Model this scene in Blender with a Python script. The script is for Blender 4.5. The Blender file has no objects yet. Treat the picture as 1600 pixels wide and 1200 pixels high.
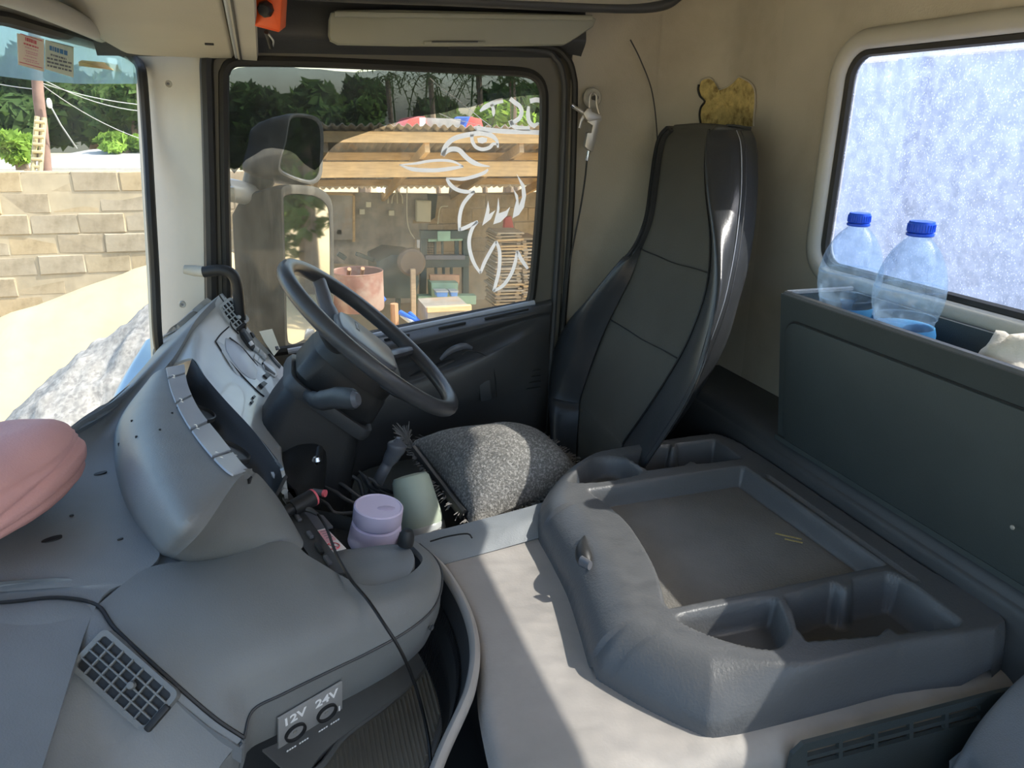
import bpy, bmesh, math, random
from mathutils import Vector, Matrix, noise
random.seed(11)
S = bpy.context.scene
COL = S.collection

# ---------------------------------------------------------------- camera
# x runs to the rear of the cab, y to the driver's door, z up; ground z = 0
F = 1190.0
CAM = Vector((0.0, 0.0, 2.5))
EY = Vector((-400, 420, -F)).normalized()
_ex = Vector((3913, 355, -F))
EX = (_ex - EY * _ex.dot(EY)).normalized()
EZ = EX.cross(EY)
cd = bpy.data.cameras.new('camera')
cd.sensor_width = 36.0
cd.lens = 36.0 * F / 1600.0
cd.clip_start = 0.02
cam = bpy.data.objects.new('camera', cd)
COL.objects.link(cam)
R3 = Matrix((EX, EY, EZ))            # rows: world axes in camera space == camera->world rotation
cam.matrix_world = Matrix.Translation(CAM) @ R3.to_4x4()
S.camera = cam

# ---------------------------------------------------------------- world, sun, exposure
SUN_DIR = Vector((-0.680, 0.190, -0.710)).normalized()
w = bpy.data.worlds.new('sky'); S.world = w; w.use_nodes = True
nt = w.node_tree
sky = nt.nodes.new('ShaderNodeTexSky')
sky.sky_type = 'NISHITA'; sky.sun_disc = False
sky.sun_elevation = math.asin(-SUN_DIR.z)
sky.sun_rotation = math.atan2(-SUN_DIR.x, -SUN_DIR.y)
sky.air_density = 1.2; sky.dust_density = 2.5; sky.ozone_density = 1.5
bg = nt.nodes['Background']; bg.inputs[1].default_value = 0.30
nt.links.new(sky.outputs[0], bg.inputs[0])
sl = bpy.data.lights.new('sun', 'SUN'); sl.energy = 5.6; sl.angle = 0.009; sl.color = (1.0, 0.93, 0.82)
so = bpy.data.objects.new('sun', sl); COL.objects.link(so)
so.rotation_euler = SUN_DIR.to_track_quat('-Z', 'Y').to_euler()
so.location = (6, -3, 9)
S.view_settings.view_transform = 'Standard'
S.view_settings.look = 'None'
S.view_settings.gamma = 1.0
S.view_settings.use_curve_mapping = False
S.view_settings.exposure = 0.92

# ---------------------------------------------------------------- helpers
def ray(u, v):
    return R3 @ Vector((u - 800, -(v - 600), -F))
def px(u, v, x=None, y=None, z=None):
    """3D point seen at photo pixel (u, v) on the plane x=, y= or z=."""
    d = ray(u, v)
    if x is not None: t = (x - CAM.x) / d.x
    elif y is not None: t = (y - CAM.y) / d.y
    else: t = (z - CAM.z) / d.z
    return CAM + d * t
def V(*a): return Vector(a)
def lerp(a, b, t): return a + (b - a) * t
def sstep(a, b, x):
    t = max(0.0, min(1.0, (x - a) / (b - a))); return t * t * (3 - 2 * t)

def _cr(p0, p1, p2, p3, t):
    return 0.5 * ((2 * p1) + (p2 - p0) * t + (2 * p0 - 5 * p1 + 4 * p2 - p3) * t * t + (3 * p1 - p0 - 3 * p2 + p3) * t ** 3)
def spline(pts, n, closed=False):
    """Catmull-Rom through pts, n steps per span."""
    pts = [Vector(p) for p in pts]; m = len(pts); out = []
    for i in range(m if closed else m - 1):
        if closed: a, b, c, d = pts[i - 1], pts[i], pts[(i + 1) % m], pts[(i + 2) % m]
        else:
            b, c = pts[i], pts[i + 1]
            a = pts[i - 1] if i > 0 else 2 * b - c
            d = pts[i + 2] if i + 2 < m else 2 * c - b
        for k in range(n): out.append(_cr(a, b, c, d, k / n))
    if not closed: out.append(pts[-1].copy())
    return out
def net(rows, nu=6, nv=6):
    """bicubic surface through a control net -> 2D list of points"""
    R = [spline(r, nv) for r in rows]
    cols = [spline([r[j] for r in R], nu) for j in range(len(R[0]))]
    return [[cols[j][i] for j in range(len(cols))] for i in range(len(cols[0]))]

WL = {}
def reg(o, loc): WL[o.name] = Vector(loc)
def tag(o, label=None, cat=None, group=None, kind=None):
    if label: o['label'] = label
    if cat: o['category'] = cat
    if group: o['group'] = group
    if kind: o['kind'] = kind
    return o
def adopt(o, parent):
    o.parent = parent
    o.matrix_parent_inverse = Matrix.Translation(-WL[parent.name])
def thing(name, label=None, cat=None, loc=(0, 0, 0), group=None, kind=None, parent=None):
    o = bpy.data.objects.new(name, None); COL.objects.link(o)
    o.empty_display_size = 0.05
    o.location = loc; reg(o, loc)
    if parent: adopt(o, parent)
    return tag(o, label, cat, group, kind)
def mk(name, verts, faces, mat, parent=None, smooth=True, ang=38, label=None, cat=None, group=None, kind=None, uvs=None):
    n = len(verts)
    vs = [Vector(v) for v in verts]
    c = Vector((sum(v.x for v in vs) / n, sum(v.y for v in vs) / n, min(v.z for v in vs)))
    me = bpy.data.meshes.new(name)
    me.from_pydata([v - c for v in vs], [], faces)
    if isinstance(mat, (list, tuple)):
        for m in mat: me.materials.append(m)
    else: me.materials.append(mat)
    if smooth:
        me.polygons.foreach_set('use_smooth', [True] * len(me.polygons))
        me.set_sharp_from_angle(angle=math.radians(ang))
    me.validate(); me.update()
    o = bpy.data.objects.new(name, me); COL.objects.link(o)
    o.location = c; reg(o, c)
    if parent: adopt(o, parent)
    return tag(o, label, cat, group, kind)
def bm_out(bm):
    bm.verts.index_update()
    return [v.co.copy() for v in bm.verts], [[v.index for v in f.verts] for f in bm.faces]
class Geo:
    """collects shapes into one mesh"""
    def __init__(s): s.v = []; s.f = []
    def add(s, vf, M=None):
        v, f = vf; k = len(s.v)
        s.v += [(M @ Vector(p)) if M is not None else Vector(p) for p in v]
        s.f += [[i + k for i in q] for q in f]; return s
    def make(s, name, mat, parent=None, **k): return mk(name, s.v, s.f, mat, parent, **k)
def frame(o, a, b):
    """orthonormal frame: X along a, Y near b, Z = normal"""
    X = Vector(a).normalized(); Z = X.cross(Vector(b)).normalized(); Y = Z.cross(X)
    M = Matrix((X, Y, Z)).transposed().to_4x4(); M.translation = Vector(o); return M
def box(size, bev=0.0, seg=2):
    bm = bmesh.new(); bmesh.ops.create_cube(bm, size=1.0)
    for v in bm.verts: v.co = Vector((v.co.x * size[0], v.co.y * size[1], v.co.z * size[2]))
    if bev > 0: bmesh.ops.bevel(bm, geom=list(bm.edges), offset=bev, segments=seg, affect='EDGES', profile=0.5)
    r = bm_out(bm); bm.free(); return r
def lathe(prof, seg=24, M=None, cap=True):
    """profile [(r, z)] around local z"""
    vs, fs = [], []
    for r, z in prof:
        for k in range(seg):
            a = 2 * math.pi * k / seg; vs.append(V(r * math.cos(a), r * math.sin(a), z))
    for i in range(len(prof) - 1):
        for k in range(seg):
            k2 = (k + 1) % seg
            fs.append([i * seg + k, i * seg + k2, (i + 1) * seg + k2, (i + 1) * seg + k])
    if cap:
        fs.append([k for k in range(seg)][::-1]); fs.append([(len(prof) - 1) * seg + k for k in range(seg)])
    if M is not None: vs = [M @ v for v in vs]
    return vs, fs
def tube(pts, r, seg=10, closed=False, cap=True, flat=1.0, up=None):
    """tube along pts; r number or list"""
    pts = [Vector(p) for p in pts]; n = len(pts)
    rs = r if isinstance(r, (list, tuple)) else [r] * n
    vs, fs = [], []; prev = None
    for i, p in enumerate(pts):
        if closed: t = (pts[(i + 1) % n] - pts[i - 1]).normalized()
        else: t = (pts[min(i + 1, n - 1)] - pts[max(i - 1, 0)]).normalized()
        if prev is None:
            u_ = Vector(up) if up else (V(0, 0, 1) if abs(t.z) < .9 else V(1, 0, 0))
            a = (u_ - t * u_.dot(t)).normalized()
        else: a = (prev - t * prev.dot(t)).normalized()
        prev = a; b = t.cross(a)
        for k in range(seg):
            g = 2 * math.pi * k / seg
            vs.append(p + (a * math.cos(g) + b * math.sin(g) * flat) * rs[i])
    m = n if closed else n - 1
    for i in range(m):
        j = (i + 1) % n
        for k in range(seg):
            k2 = (k + 1) % seg
            fs.append([i * seg + k, i * seg + k2, j * seg + k2, j * seg + k])
    if cap and not closed:
        fs.append(list(range(seg))[::-1]); fs.append([(n - 1) * seg + k for k in range(seg)])
    return vs, fs
def shell(G, th):
    """grid of points -> closed shell of thickness th (behind the surface)"""
    nu, nv = len(G), len(G[0]); vs = [p for r in G for p in r]; fs = []
    def nrm(i, j):
        a = G[min(i + 1, nu - 1)][j] - G[max(i - 1, 0)][j]; b = G[i][min(j + 1, nv - 1)] - G[i][max(j - 1, 0)]
        n = a.cross(b); return n.normalized() if n.length > 1e-12 else V(0, 0, 1)
    N = nu * nv
    idx = lambda i, j: i * nv + j
    for i in range(nu - 1):
        for j in range(nv - 1): fs.append([idx(i, j), idx(i + 1, j), idx(i + 1, j + 1), idx(i, j + 1)])
    if th:
        for i in range(nu):
            for j in range(nv): vs.append(G[i][j] - nrm(i, j) * th)
        for i in range(nu - 1):
            for j in range(nv - 1): fs.append([N + idx(i, j), N + idx(i, j + 1), N + idx(i + 1, j + 1), N + idx(i + 1, j)])
        ring = [idx(i, 0) for i in range(nu)] + [idx(nu - 1, j) for j in range(1, nv)] + [idx(i, nv - 1) for i in range(nu - 2, -1, -1)] + [idx(0, j) for j in range(nv - 2, 0, -1)]
        for k in range(len(ring)):
            a, b = ring[k], ring[(k + 1) % len(ring)]; fs.append([b, a, N + a, N + b])
    return vs, fs
def flip(vf): return vf[0], [f[::-1] for f in vf[1]]
def patch(name, rows, mat, parent=None, nu=6, nv=6, th=0.006, face=None, **k):
    """smooth panel through control rows; th = thickness; face = point its front should look at"""
    G = net(rows, nu, nv)
    face = CAM if face is None else face
    i, j = len(G) // 2, len(G[0]) // 2
    n = (G[i + 1][j] - G[i][j]).cross(G[i][j + 1] - G[i][j])
    if n.dot(Vector(face) - G[i][j]) < 0: G = G[::-1]
    v, f = shell(G, th)
    return mk(name, v, f, mat, parent, **k)
def prism(outline, th, bev=0.0):
    """2D outline [(x,y)] extruded from z=0 to z=th, optional bevelled top rim"""
    n = len(outline); ol = [Vector((p[0], p[1])) for p in outline]
    area = sum(ol[i].x * ol[(i + 1) % n].y - ol[(i + 1) % n].x * ol[i].y for i in range(n))
    if area < 0: ol = ol[::-1]
    vs = [V(p.x, p.y, 0) for p in ol]; fs = [list(range(n))[::-1]]
    rings = [(0.0, th)] if bev <= 0 else [(0.0, th - bev), (bev * .3, th - bev * .3), (bev, th)]
    def inset(d):
        out = []
        for i in range(n):
            a = (ol[i] - ol[i - 1]); b = (ol[(i + 1) % n] - ol[i])
            if a.length < 1e-9: a = b
            if b.length < 1e-9: b = a
            na = V(-a.y, a.x, 0).normalized(); nb = V(-b.y, b.x, 0).normalized()
            m = (na + nb); m = m.normalized() if m.length > 1e-6 else na
            s = d / max(.5, m.dot(na)); out.append(ol[i] + Vector((m.x * s, m.y * s)))
        return out
    k = 0
    for d, z in rings:
        r = inset(d) if d else ol
        vs += [V(p.x, p.y, z) for p in r]
        for i in range(n):
            j = (i + 1) % n; fs.append([k + i, k + j, k + n + j, k + n + i])
        k += n
    fs.append([k + i for i in range(n)])
    return vs, fs
def rrect(w, h, r, seg=4, cx=0, cy=0):
    out = []
    for sx, sy, a0 in ((1, 1, 0), (-1, 1, 90), (-1, -1, 180), (1, -1, 270)):
        for k in range(seg + 1):
            a = math.radians(a0 + 90 * k / seg)
            out.append((cx + sx * (w / 2 - r) + r * math.cos(a), cy + sy * (h / 2 - r) + r * math.sin(a)))
    return out
def holed(outer, inner, th):
    """plate in the local xy plane with one hole, z from 0 to th"""
    bm = bmesh.new()
    def loop(pts):
        vs = [bm.verts.new((p[0], p[1], 0)) for p in pts]
        return [bm.edges.new((vs[i], vs[(i + 1) % len(vs)])) for i in range(len(vs))]
    e = loop(outer)
    for h in (inner if isinstance(inner[0][0], (tuple, list, Vector)) else [inner]): e += loop(h)
    r = bmesh.ops.triangle_fill(bm, use_beauty=True, use_dissolve=False, edges=e, normal=(0, 0, 1))
    bmesh.ops.recalc_face_normals(bm, faces=bm.faces)
    fs = list(bm.faces)
    if fs and sum(f.normal.z for f in fs) < 0: bmesh.ops.reverse_faces(bm, faces=fs)
    if th:
        g = bmesh.ops.extrude_face_region(bm, geom=list(bm.faces))
        for el in g['geom']:
            if isinstance(el, bmesh.types.BMVert): el.co.z += th
        bmesh.ops.recalc_face_normals(bm, faces=bm.faces)
    out = bm_out(bm); bm.free(); return out
def text(name, body, M, size, mat, parent=None, ext=0.0003, align='CENTER', bold=0.0):
    c = bpy.data.curves.new(name, 'FONT'); c.body = body; c.size = size; c.extrude = ext
    c.align_x = align; c.align_y = 'CENTER'; c.resolution_u = 3; c.offset = bold
    t = bpy.data.objects.new('tmp', c); COL.objects.link(t)
    dg = bpy.context.evaluated_depsgraph_get()
    me = bpy.data.meshes.new_from_object(t.evaluated_get(dg))
    vs = [M @ v.co for v in me.vertices]; fs = [list(p.vertices) for p in me.polygons]
    bpy.data.objects.remove(t); bpy.data.curves.remove(c); bpy.data.meshes.remove(me)
    return mk(name, vs, fs, mat, parent, smooth=False)
def stroke(pts, wd, off=0.0):
    """flat ribbon in local xy; wd number or list of widths"""
    pts = [Vector((p[0], p[1])) for p in pts]; n = len(pts)
    ws = wd if isinstance(wd, (list, tuple)) else [wd] * n
    vs, fs = [], []
    for i in range(n):
        t = pts[min(i + 1, n - 1)] - pts[max(i - 1, 0)]
        t = t.normalized() if t.length > 1e-9 else Vector((1, 0)); nn = Vector((-t.y, t.x)) * ws[i] / 2
        vs += [V(pts[i].x + nn.x, pts[i].y + nn.y, off), V(pts[i].x - nn.x, pts[i].y - nn.y, off)]
    for i in range(n - 1): fs.append([2 * i, 2 * i + 1, 2 * i + 3, 2 * i + 2])
    return vs, fs
def surf(G, u, v):
    """point and camera-facing normal of a grid surface at a photo pixel"""
    best = None
    for i in range(len(G)):
        for j in range(len(G[0])):
            q = R3.transposed() @ (G[i][j] - CAM)
            d = (800 + F * q.x / -q.z - u) ** 2 + (600 - F * q.y / -q.z - v) ** 2
            if best is None or d < best[0]: best = (d, i, j)
    _, i, j = best; p = G[i][j]; a, b = len(G) - 1, len(G[0]) - 1
    n = (G[min(i + 1, a)][j] - G[max(i - 1, 0)][j]).cross(G[i][min(j + 1, b)] - G[i][max(j - 1, 0)]).normalized()
    if n.dot(CAM - p) < 0: n = -n
    d = ray(u, v); t = (p - CAM).dot(n) / d.dot(n)
    return CAM + d * t, n
def pu(u, x, z):
    """point with given x and z that shows at photo column u"""
    lo, hi = .3, 3.0
    for _ in range(40):
        m = (lo + hi) / 2; q = R3.transposed() @ (V(x, m, z) - CAM)
        if 800 + F * q.x / -q.z > u: lo = m
        else: hi = m
    return V(x, lo, z)
def copy_tree(o, delta, label=None, parent=None):
    c = o.copy(); COL.objects.link(c)
    if parent is None: c.location = o.location + Vector(delta); reg(c, c.location)
    else:
        c.parent = parent; reg(c, WL[o.name])
    for ch in [k for k in o.children]: copy_tree(ch, delta, None, c)
    if label: c['label'] = label
    return c

# ---------------------------------------------------------------- materials
def mat(name, col, rough=.6, metal=0.0, var=0.0, vscale=8.0, bump=0.0, bscale=200.0, col2=None, c2amt=(.45, .6), c2scale=4.0,
        spec=.5, trans=0.0, ior=1.45, emis=None, estr=0.0, coat=0.0, stretch=None, detail=4.0, rvar=0.0):
    m = bpy.data.materials.new(name); m.use_nodes = True
    nt = m.node_tree; nd = nt.nodes; b = nd['Principled BSDF']; L = nt.links.new
    c = (col[0], col[1], col[2], 1)
    b.inputs['Base Color'].default_value = c; b.inputs['Roughness'].default_value = rough
    b.inputs['Metallic'].default_value = metal; b.inputs['Specular IOR Level'].default_value = spec
    b.inputs['IOR'].default_value = ior; b.inputs['Transmission Weight'].default_value = trans
    b.inputs['Coat Weight'].default_value = coat
    m.diffuse_color = c
    if emis:
        b.inputs['Emission Color'].default_value = (*emis, 1); b.inputs['Emission Strength'].default_value = estr
    tc = nd.new('ShaderNodeTexCoord'); src = tc.outputs['Object']
    if stretch:
        mp = nd.new('ShaderNodeMapping'); mp.inputs['Scale'].default_value = stretch; L(src, mp.inputs[0]); src = mp.outputs[0]
    last = None
    def nz(scale, det=detail, rg=.55):
        n = nd.new('ShaderNodeTexNoise'); n.inputs['Scale'].default_value = scale
        n.inputs['Detail'].default_value = det; n.inputs['Roughness'].default_value = rg; L(src, n.inputs['Vector']); return n.outputs['Fac']
    if var:
        r = nd.new('ShaderNodeMapRange'); r.inputs[1].default_value = .3; r.inputs[2].default_value = .7
        r.inputs[3].default_value = 1 - var; r.inputs[4].default_value = 1 + var; L(nz(vscale), r.inputs[0])
        mx = nd.new('ShaderNodeMix'); mx.data_type = 'RGBA'; mx.blend_type = 'MULTIPLY'; mx.inputs[0].default_value = 1
        mx.inputs[6].default_value = c; L(r.outputs[0], mx.inputs[7]); last = mx.outputs[2]
    if col2:
        r = nd.new('ShaderNodeMapRange'); r.inputs[1].default_value = c2amt[0]; r.inputs[2].default_value = c2amt[1]; L(nz(c2scale, 6, .62), r.inputs[0])
        mx = nd.new('ShaderNodeMix'); mx.data_type = 'RGBA'; L(r.outputs[0], mx.inputs[0])
        if last is not None: L(last, mx.inputs[6])
        else: mx.inputs[6].default_value = c
        mx.inputs[7].default_value = (*col2, 1); last = mx.outputs[2]
    if last is not None: L(last, b.inputs['Base Color'])
    if rvar:
        r = nd.new('ShaderNodeMapRange'); r.inputs[1].default_value = .3; r.inputs[2].default_value = .7
        r.inputs[3].default_value = max(0, rough - rvar); r.inputs[4].default_value = min(1, rough + rvar); L(nz(6.0), r.inputs[0]); L(r.outputs[0], b.inputs['Roughness'])
    if bump:
        bp = nd.new('ShaderNodeBump'); bp.inputs['Strength'].default_value = bump; bp.inputs['Distance'].default_value = .002
        L(nz(bscale, 3), bp.inputs['Height']); L(bp.outputs[0], b.inputs['Normal'])
    return m
def clear_mat(name, tint, dirt=0.0, dcol=(.8, .78, .72), dscale=60.0, dlo=.45, dhi=.75, gloss=.06, big=0.0, stretch=None, trl=0.5, speck=0.0):
    """thin clear sheet: straight-through transparency, a little gloss, dust that scatters light"""
    m = bpy.data.materials.new(name); m.use_nodes = True
    nt = m.node_tree; nd = nt.nodes; L = nt.links.new
    nd.remove(nd['Principled BSDF']); out = nd['Material Output']
    t = nd.new('ShaderNodeBsdfTransparent'); t.inputs[0].default_value = (*tint, 1)
    g = nd.new('ShaderNodeBsdfGlossy'); g.inputs['Roughness'].default_value = .02
    lw = nd.new('ShaderNodeLayerWeight'); lw.inputs[0].default_value = .5
    pw = nd.new('ShaderNodeMath'); pw.operation = 'POWER'; pw.inputs[1].default_value = 4.0; L(lw.outputs['Facing'], pw.inputs[0])
    sc = nd.new('ShaderNodeMath'); sc.operation = 'MULTIPLY_ADD'; sc.inputs[1].default_value = gloss * 8; sc.inputs[2].default_value = gloss * .5
    L(pw.outputs[0], sc.inputs[0]); sc.use_clamp = True
    m1 = nd.new('ShaderNodeMixShader'); L(sc.outputs[0], m1.inputs[0]); L(t.outputs[0], m1.inputs[1]); L(g.outputs[0], m1.inputs[2])
    last = m1.outputs[0]
    if dirt:
        df = nd.new('ShaderNodeBsdfDiffuse'); df.inputs[0].default_value = (*dcol, 1)
        tr = nd.new('ShaderNodeBsdfTranslucent'); tr.inputs[0].default_value = (*dcol, 1)
        dm = nd.new('ShaderNodeMixShader'); dm.inputs[0].default_value = trl; L(df.outputs[0], dm.inputs[1]); L(tr.outputs[0], dm.inputs[2])
        tc = nd.new('ShaderNodeTexCoord'); src = tc.outputs['Object']
        if stretch:
            mp = nd.new('ShaderNodeMapping'); mp.inputs['Scale'].default_value = stretch; L(src, mp.inputs[0]); src = mp.outputs[0]
        n = nd.new('ShaderNodeTexNoise'); n.inputs['Scale'].default_value = dscale; n.inputs['Detail'].default_value = 6; n.inputs['Roughness'].default_value = .7
        L(src, n.inputs['Vector'])
        r = nd.new('ShaderNodeMapRange'); r.inputs[1].default_value = dlo; r.inputs[2].default_value = dhi; r.inputs[3].default_value = big; r.inputs[4].default_value = dirt
        L(n.outputs['Fac'], r.inputs[0]); fac = r.outputs[0]
        if speck:
            vo = nd.new('ShaderNodeTexVoronoi'); vo.inputs['Scale'].default_value = 230; L(src, vo.inputs['Vector'])
            r2 = nd.new('ShaderNodeMapRange'); r2.inputs[1].default_value = .12; r2.inputs[2].default_value = .30; r2.inputs[3].default_value = speck; r2.inputs[4].default_value = 0
            L(vo.outputs['Distance'], r2.inputs[0])
            ad = nd.new('ShaderNodeMath'); ad.use_clamp = True; L(fac, ad.inputs[0]); L(r2.outputs[0], ad.inputs[1]); fac = ad.outputs[0]
        m2 = nd.new('ShaderNodeMixShader'); L(fac, m2.inputs[0]); L(last, m2.inputs[1]); L(dm.outputs[0], m2.inputs[2]); last = m2.outputs[0]
    L(last, out.inputs['Surface']); return m

M_dash = mat('dash_plastic', (.20, .215, .225), .5, var=.10, vscale=7, bump=.25, bscale=420, rvar=.08)
M_dashlow = mat('dash_lower_plastic', (.175, .185, .185), .5, var=.08, vscale=6, bump=.25, bscale=420)
M_panel = mat('panel_grey', (.42, .44, .44), .28, var=.06, vscale=10, coat=.3)
M_strip = mat('hood_strip_plastic', (.42, .45, .50), .3, var=.05)
M_pillar = mat('pillar_grey', (.43, .42, .37), .62, var=.05, vscale=5, bump=.15, bscale=300)
M_liner = mat('wall_liner_beige', (.47, .44, .365), .85, var=.09, vscale=3.0, col2=(.30, .255, .195), c2amt=(.5, .85), c2scale=2.2, bump=.25, bscale=260)
M_header = mat('header_beige', (.42, .40, .33), .7, var=.06, vscale=4, bump=.2, bscale=260)
M_visor = mat('visor_vinyl', (.30, .305, .25), .5, var=.05, vscale=5)
M_black = mat('black_plastic', (.018, .019, .020), .5, var=.1, bump=.15, bscale=300)
M_dark = mat('dark_grey_plastic', (.05, .053, .056), .48, var=.1, vscale=6, bump=.2, bscale=300)
M_rubber = mat('black_rubber', (.022, .022, .02), .55, var=.15)
M_door = mat('door_trim_dark', (.065, .066, .067), .38, var=.08, vscale=5, bump=.12, bscale=320)
M_frame = mat('door_frame_brown', (.12, .115, .095), .55, var=.1, vscale=5)
M_wheel = mat('wheel_leather', (.055, .057, .062), .36, var=.12, vscale=20, bump=.12, bscale=260)
M_hub = mat('hub_plastic', (.11, .115, .13), .34, var=.06)
M_cloth = mat('seat_cloth', (.070, .070, .061), .85, var=.10, vscale=5, bump=.5, bscale=700)
M_leather = mat('seat_leather', (.035, .038, .042), .30, var=.12, vscale=9, bump=.15, bscale=220)
M_boxm = mat('box_plastic', (.046, .056, .056), .5, var=.08, vscale=6, bump=.2, bscale=400)
M_tray = mat('tray_plastic', (.092, .095, .099), .42, var=.07, vscale=6, bump=.35, bscale=260)
M_traymat = mat('tray_mat', (.17, .165, .155), .7, var=.12, vscale=9, bump=.7, bscale=240)
M_mat = mat('tunnel_vinyl', (.33, .305, .28), .6, var=.1, vscale=5, col2=(.25, .235, .215), c2amt=(.45, .7), c2scale=4, bump=.2, bscale=200)
M_ribmat = mat('ribbed_mat', (.52, .47, .38), .8, var=.12, vscale=8)
M_lip = mat('tunnel_lip', (.32, .305, .285), .5, var=.08)
M_floor = mat('cab_floor', (.03, .03, .03), .8, var=.2)
M_plate = mat('socket_plate_grey', (.27, .27, .265), .45)
M_white = mat('white_print', (.85, .85, .85), .5)
M_chrome = mat('chrome', (.7, .7, .7), .2, metal=1.0)
M_alu = mat('brushed_alloy', (.55, .53, .48), .38, metal=.7, var=.1)
M_orange = mat('orange_plastic', (.75, .10, .015), .35, var=.06)
M_green = mat('green_canister', (.40, .46, .37), .45, var=.08)
M_lilac = mat('lilac_plastic', (.66, .58, .74), .42, var=.04)
M_pillow = mat('woven_grey', (.16, .155, .145), .9, var=.28, vscale=160, bump=1.0, bscale=260, col2=(.34, .33, .31), c2amt=(.50, .60), c2scale=210)
M_fringe = mat('fringe_thread', (.22, .21, .2), .8)
M_pink = mat('pink_fabric', (.66, .36, .34), .85, var=.07, vscale=7, bump=.3, bscale=300)
M_rag = mat('rag_cloth', (.62, .58, .50), .9, var=.1, vscale=14, bump=.5, bscale=200)
M_foam = mat('yellow_foam', (.52, .42, .17), .9, var=.25, vscale=60, bump=1.0, bscale=110, col2=(.20, .14, .05), c2amt=(.52, .7), c2scale=38)
M_bluecap = mat('blue_cap', (.01, .09, .75), .35)
M_red = mat('red_print', (.72, .13, .16), .5)
M_pinkp = mat('pink_print', (.80, .42, .46), .5)
M_labelw = mat('label_white', (.82, .78, .76), .5)
M_bluep = mat('blue_print', (.05, .22, .50), .5)
M_txt = mat('dark_print', (.16, .16, .18), .5)
M_paper1 = clear_mat('sticker_cream', (.9, .8, .7), dirt=.97, dcol=(.98, .84, .70), dscale=5, dlo=0, dhi=.05, big=.95, trl=.35, gloss=.01)
M_paper2 = clear_mat('sticker_beige', (.8, .8, .7), dirt=.97, dcol=(.88, .85, .72), dscale=5, dlo=0, dhi=.05, big=.95, trl=.35, gloss=.01)
M_tape = clear_mat('masking_tape', (.9, .75, .5), dirt=.97, dcol=(.95, .76, .46), dscale=5, dlo=0, dhi=.05, big=.95, trl=.5, gloss=.01)
M_hose = mat('black_hose', (.012, .012, .012), .4)
M_pseat = mat('seat_grey_fabric', (.20, .215, .235), .8, var=.08, vscale=8, bump=.4, bscale=500)
M_cream = mat('cream_paper', (.68, .66, .52), .6)
M_glass_door = clear_mat('door_glass', (.93, .94, .92), dirt=.20, dcol=(.80, .74, .60), dscale=7, dlo=.42, dhi=.80, big=.03, stretch=(1, 1, .35), trl=.35, gloss=.03)
M_glass_ws = clear_mat('windscreen_glass', (.92, .95, .94), dirt=.06, dcol=(.75, .80, .80), dscale=5, dlo=.4, dhi=.8, big=.012, trl=.4, gloss=.012)
M_glass_rear = clear_mat('rear_glass_dusty', (.93, .95, .97), dirt=.36, dcol=(.50, .60, .84), dscale=42, dlo=.42, dhi=.78, big=.13, trl=.88, stretch=(1, 1, .75), speck=.30, gloss=.02)
M_film = clear_mat('tint_film', (.41, .44, .47), gloss=.012)
M_sunstrip = clear_mat('sun_strip_film', (.62, .76, .82), dirt=.42, dcol=(.62, .80, .90), dscale=6, dlo=.3, dhi=.8, big=.26, trl=.55, gloss=.02)
M_decal = clear_mat('decal_vinyl', (.9, .9, .9), dirt=.95, dcol=(.95, .95, .95), dscale=5, dlo=.0, dhi=.05, big=.9, trl=.6)
M_pet = clear_mat('clear_pet', (.84, .92, 1.0), dirt=.28, dcol=(.62, .82, 1.0), dscale=26, dlo=.45, dhi=.75, big=.08, gloss=.07, trl=.75)
M_water = clear_mat('bottle_water', (.80, .92, 1.0), gloss=.05)
M_bluefilm = clear_mat('blue_label_film', (.25, .62, 1.0), dirt=.55, dcol=(.20, .60, 1.0), dscale=14, dlo=.3, dhi=.8, big=.40, trl=.7)
M_lens = clear_mat('cluster_lens', (.55, .58, .6), gloss=.12)
M_mirror = mat('mirror_silver', (.82, .85, .85), .03, metal=1.0)
M_housing = mat('mirror_housing', (.055, .055, .052), .5, var=.2, vscale=4, stretch=(9, 9, .6), col2=(.15, .145, .13), c2amt=(.48, .75), c2scale=3)
# ================================================================ cab shell (setting)
XR, YD = 1.11, 1.86          # rear wall plane, door-side plane
def struct(name, vf, m, **k): return mk(name, vf[0], vf[1], m, kind='structure', **k)
MX = Matrix(((0, 0, 1, 0), (1, 0, 0, 0), (0, 1, 0, 0), (0, 0, 0, 1)))     # local (x,y,z)->(world z.. ): x->y, y->z, z->x
def on_x(X): return Matrix.Translation((X, 0, 0)) @ MX                   # plate in y-z plane, thickness towards +x
MYm = Matrix(((1, 0, 0, 0), (0, 0, 1, 0), (0, 1, 0, 0), (0, 0, 0, 1)))    # x->x, y->z, z->y
def on_y(Y): return Matrix.Translation((0, Y, 0)) @ MYm
def tf(vf, M): return [M @ Vector(p) for p in vf[0]], vf[1]

# floor and lower shell
struct('floor', tf(box((1.55, 2.45, .04)), Matrix.Translation((.36, .66, 1.418))), M_floor)
# ceiling liner
struct('ceiling', tf(box((1.62, 2.5, .04)), Matrix.Translation((.36, .70, 2.84))), M_header)

# rear wall with window opening
wy0, wy1, wz0, wz1 = -.22, 1.338, 2.213, 2.637
outer = [(-.52, 1.11), (1.56, 1.11), (1.56, 2.83), (-.52, 2.83)]
hole = rrect(wy1 - wy0, wz1 - wz0, .055, 6, (wy0 + wy1) / 2, (wz0 + wz1) / 2)
wr = struct('wall_rear', tf(holed(outer, hole, .03), on_x(XR)), M_liner)
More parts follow.
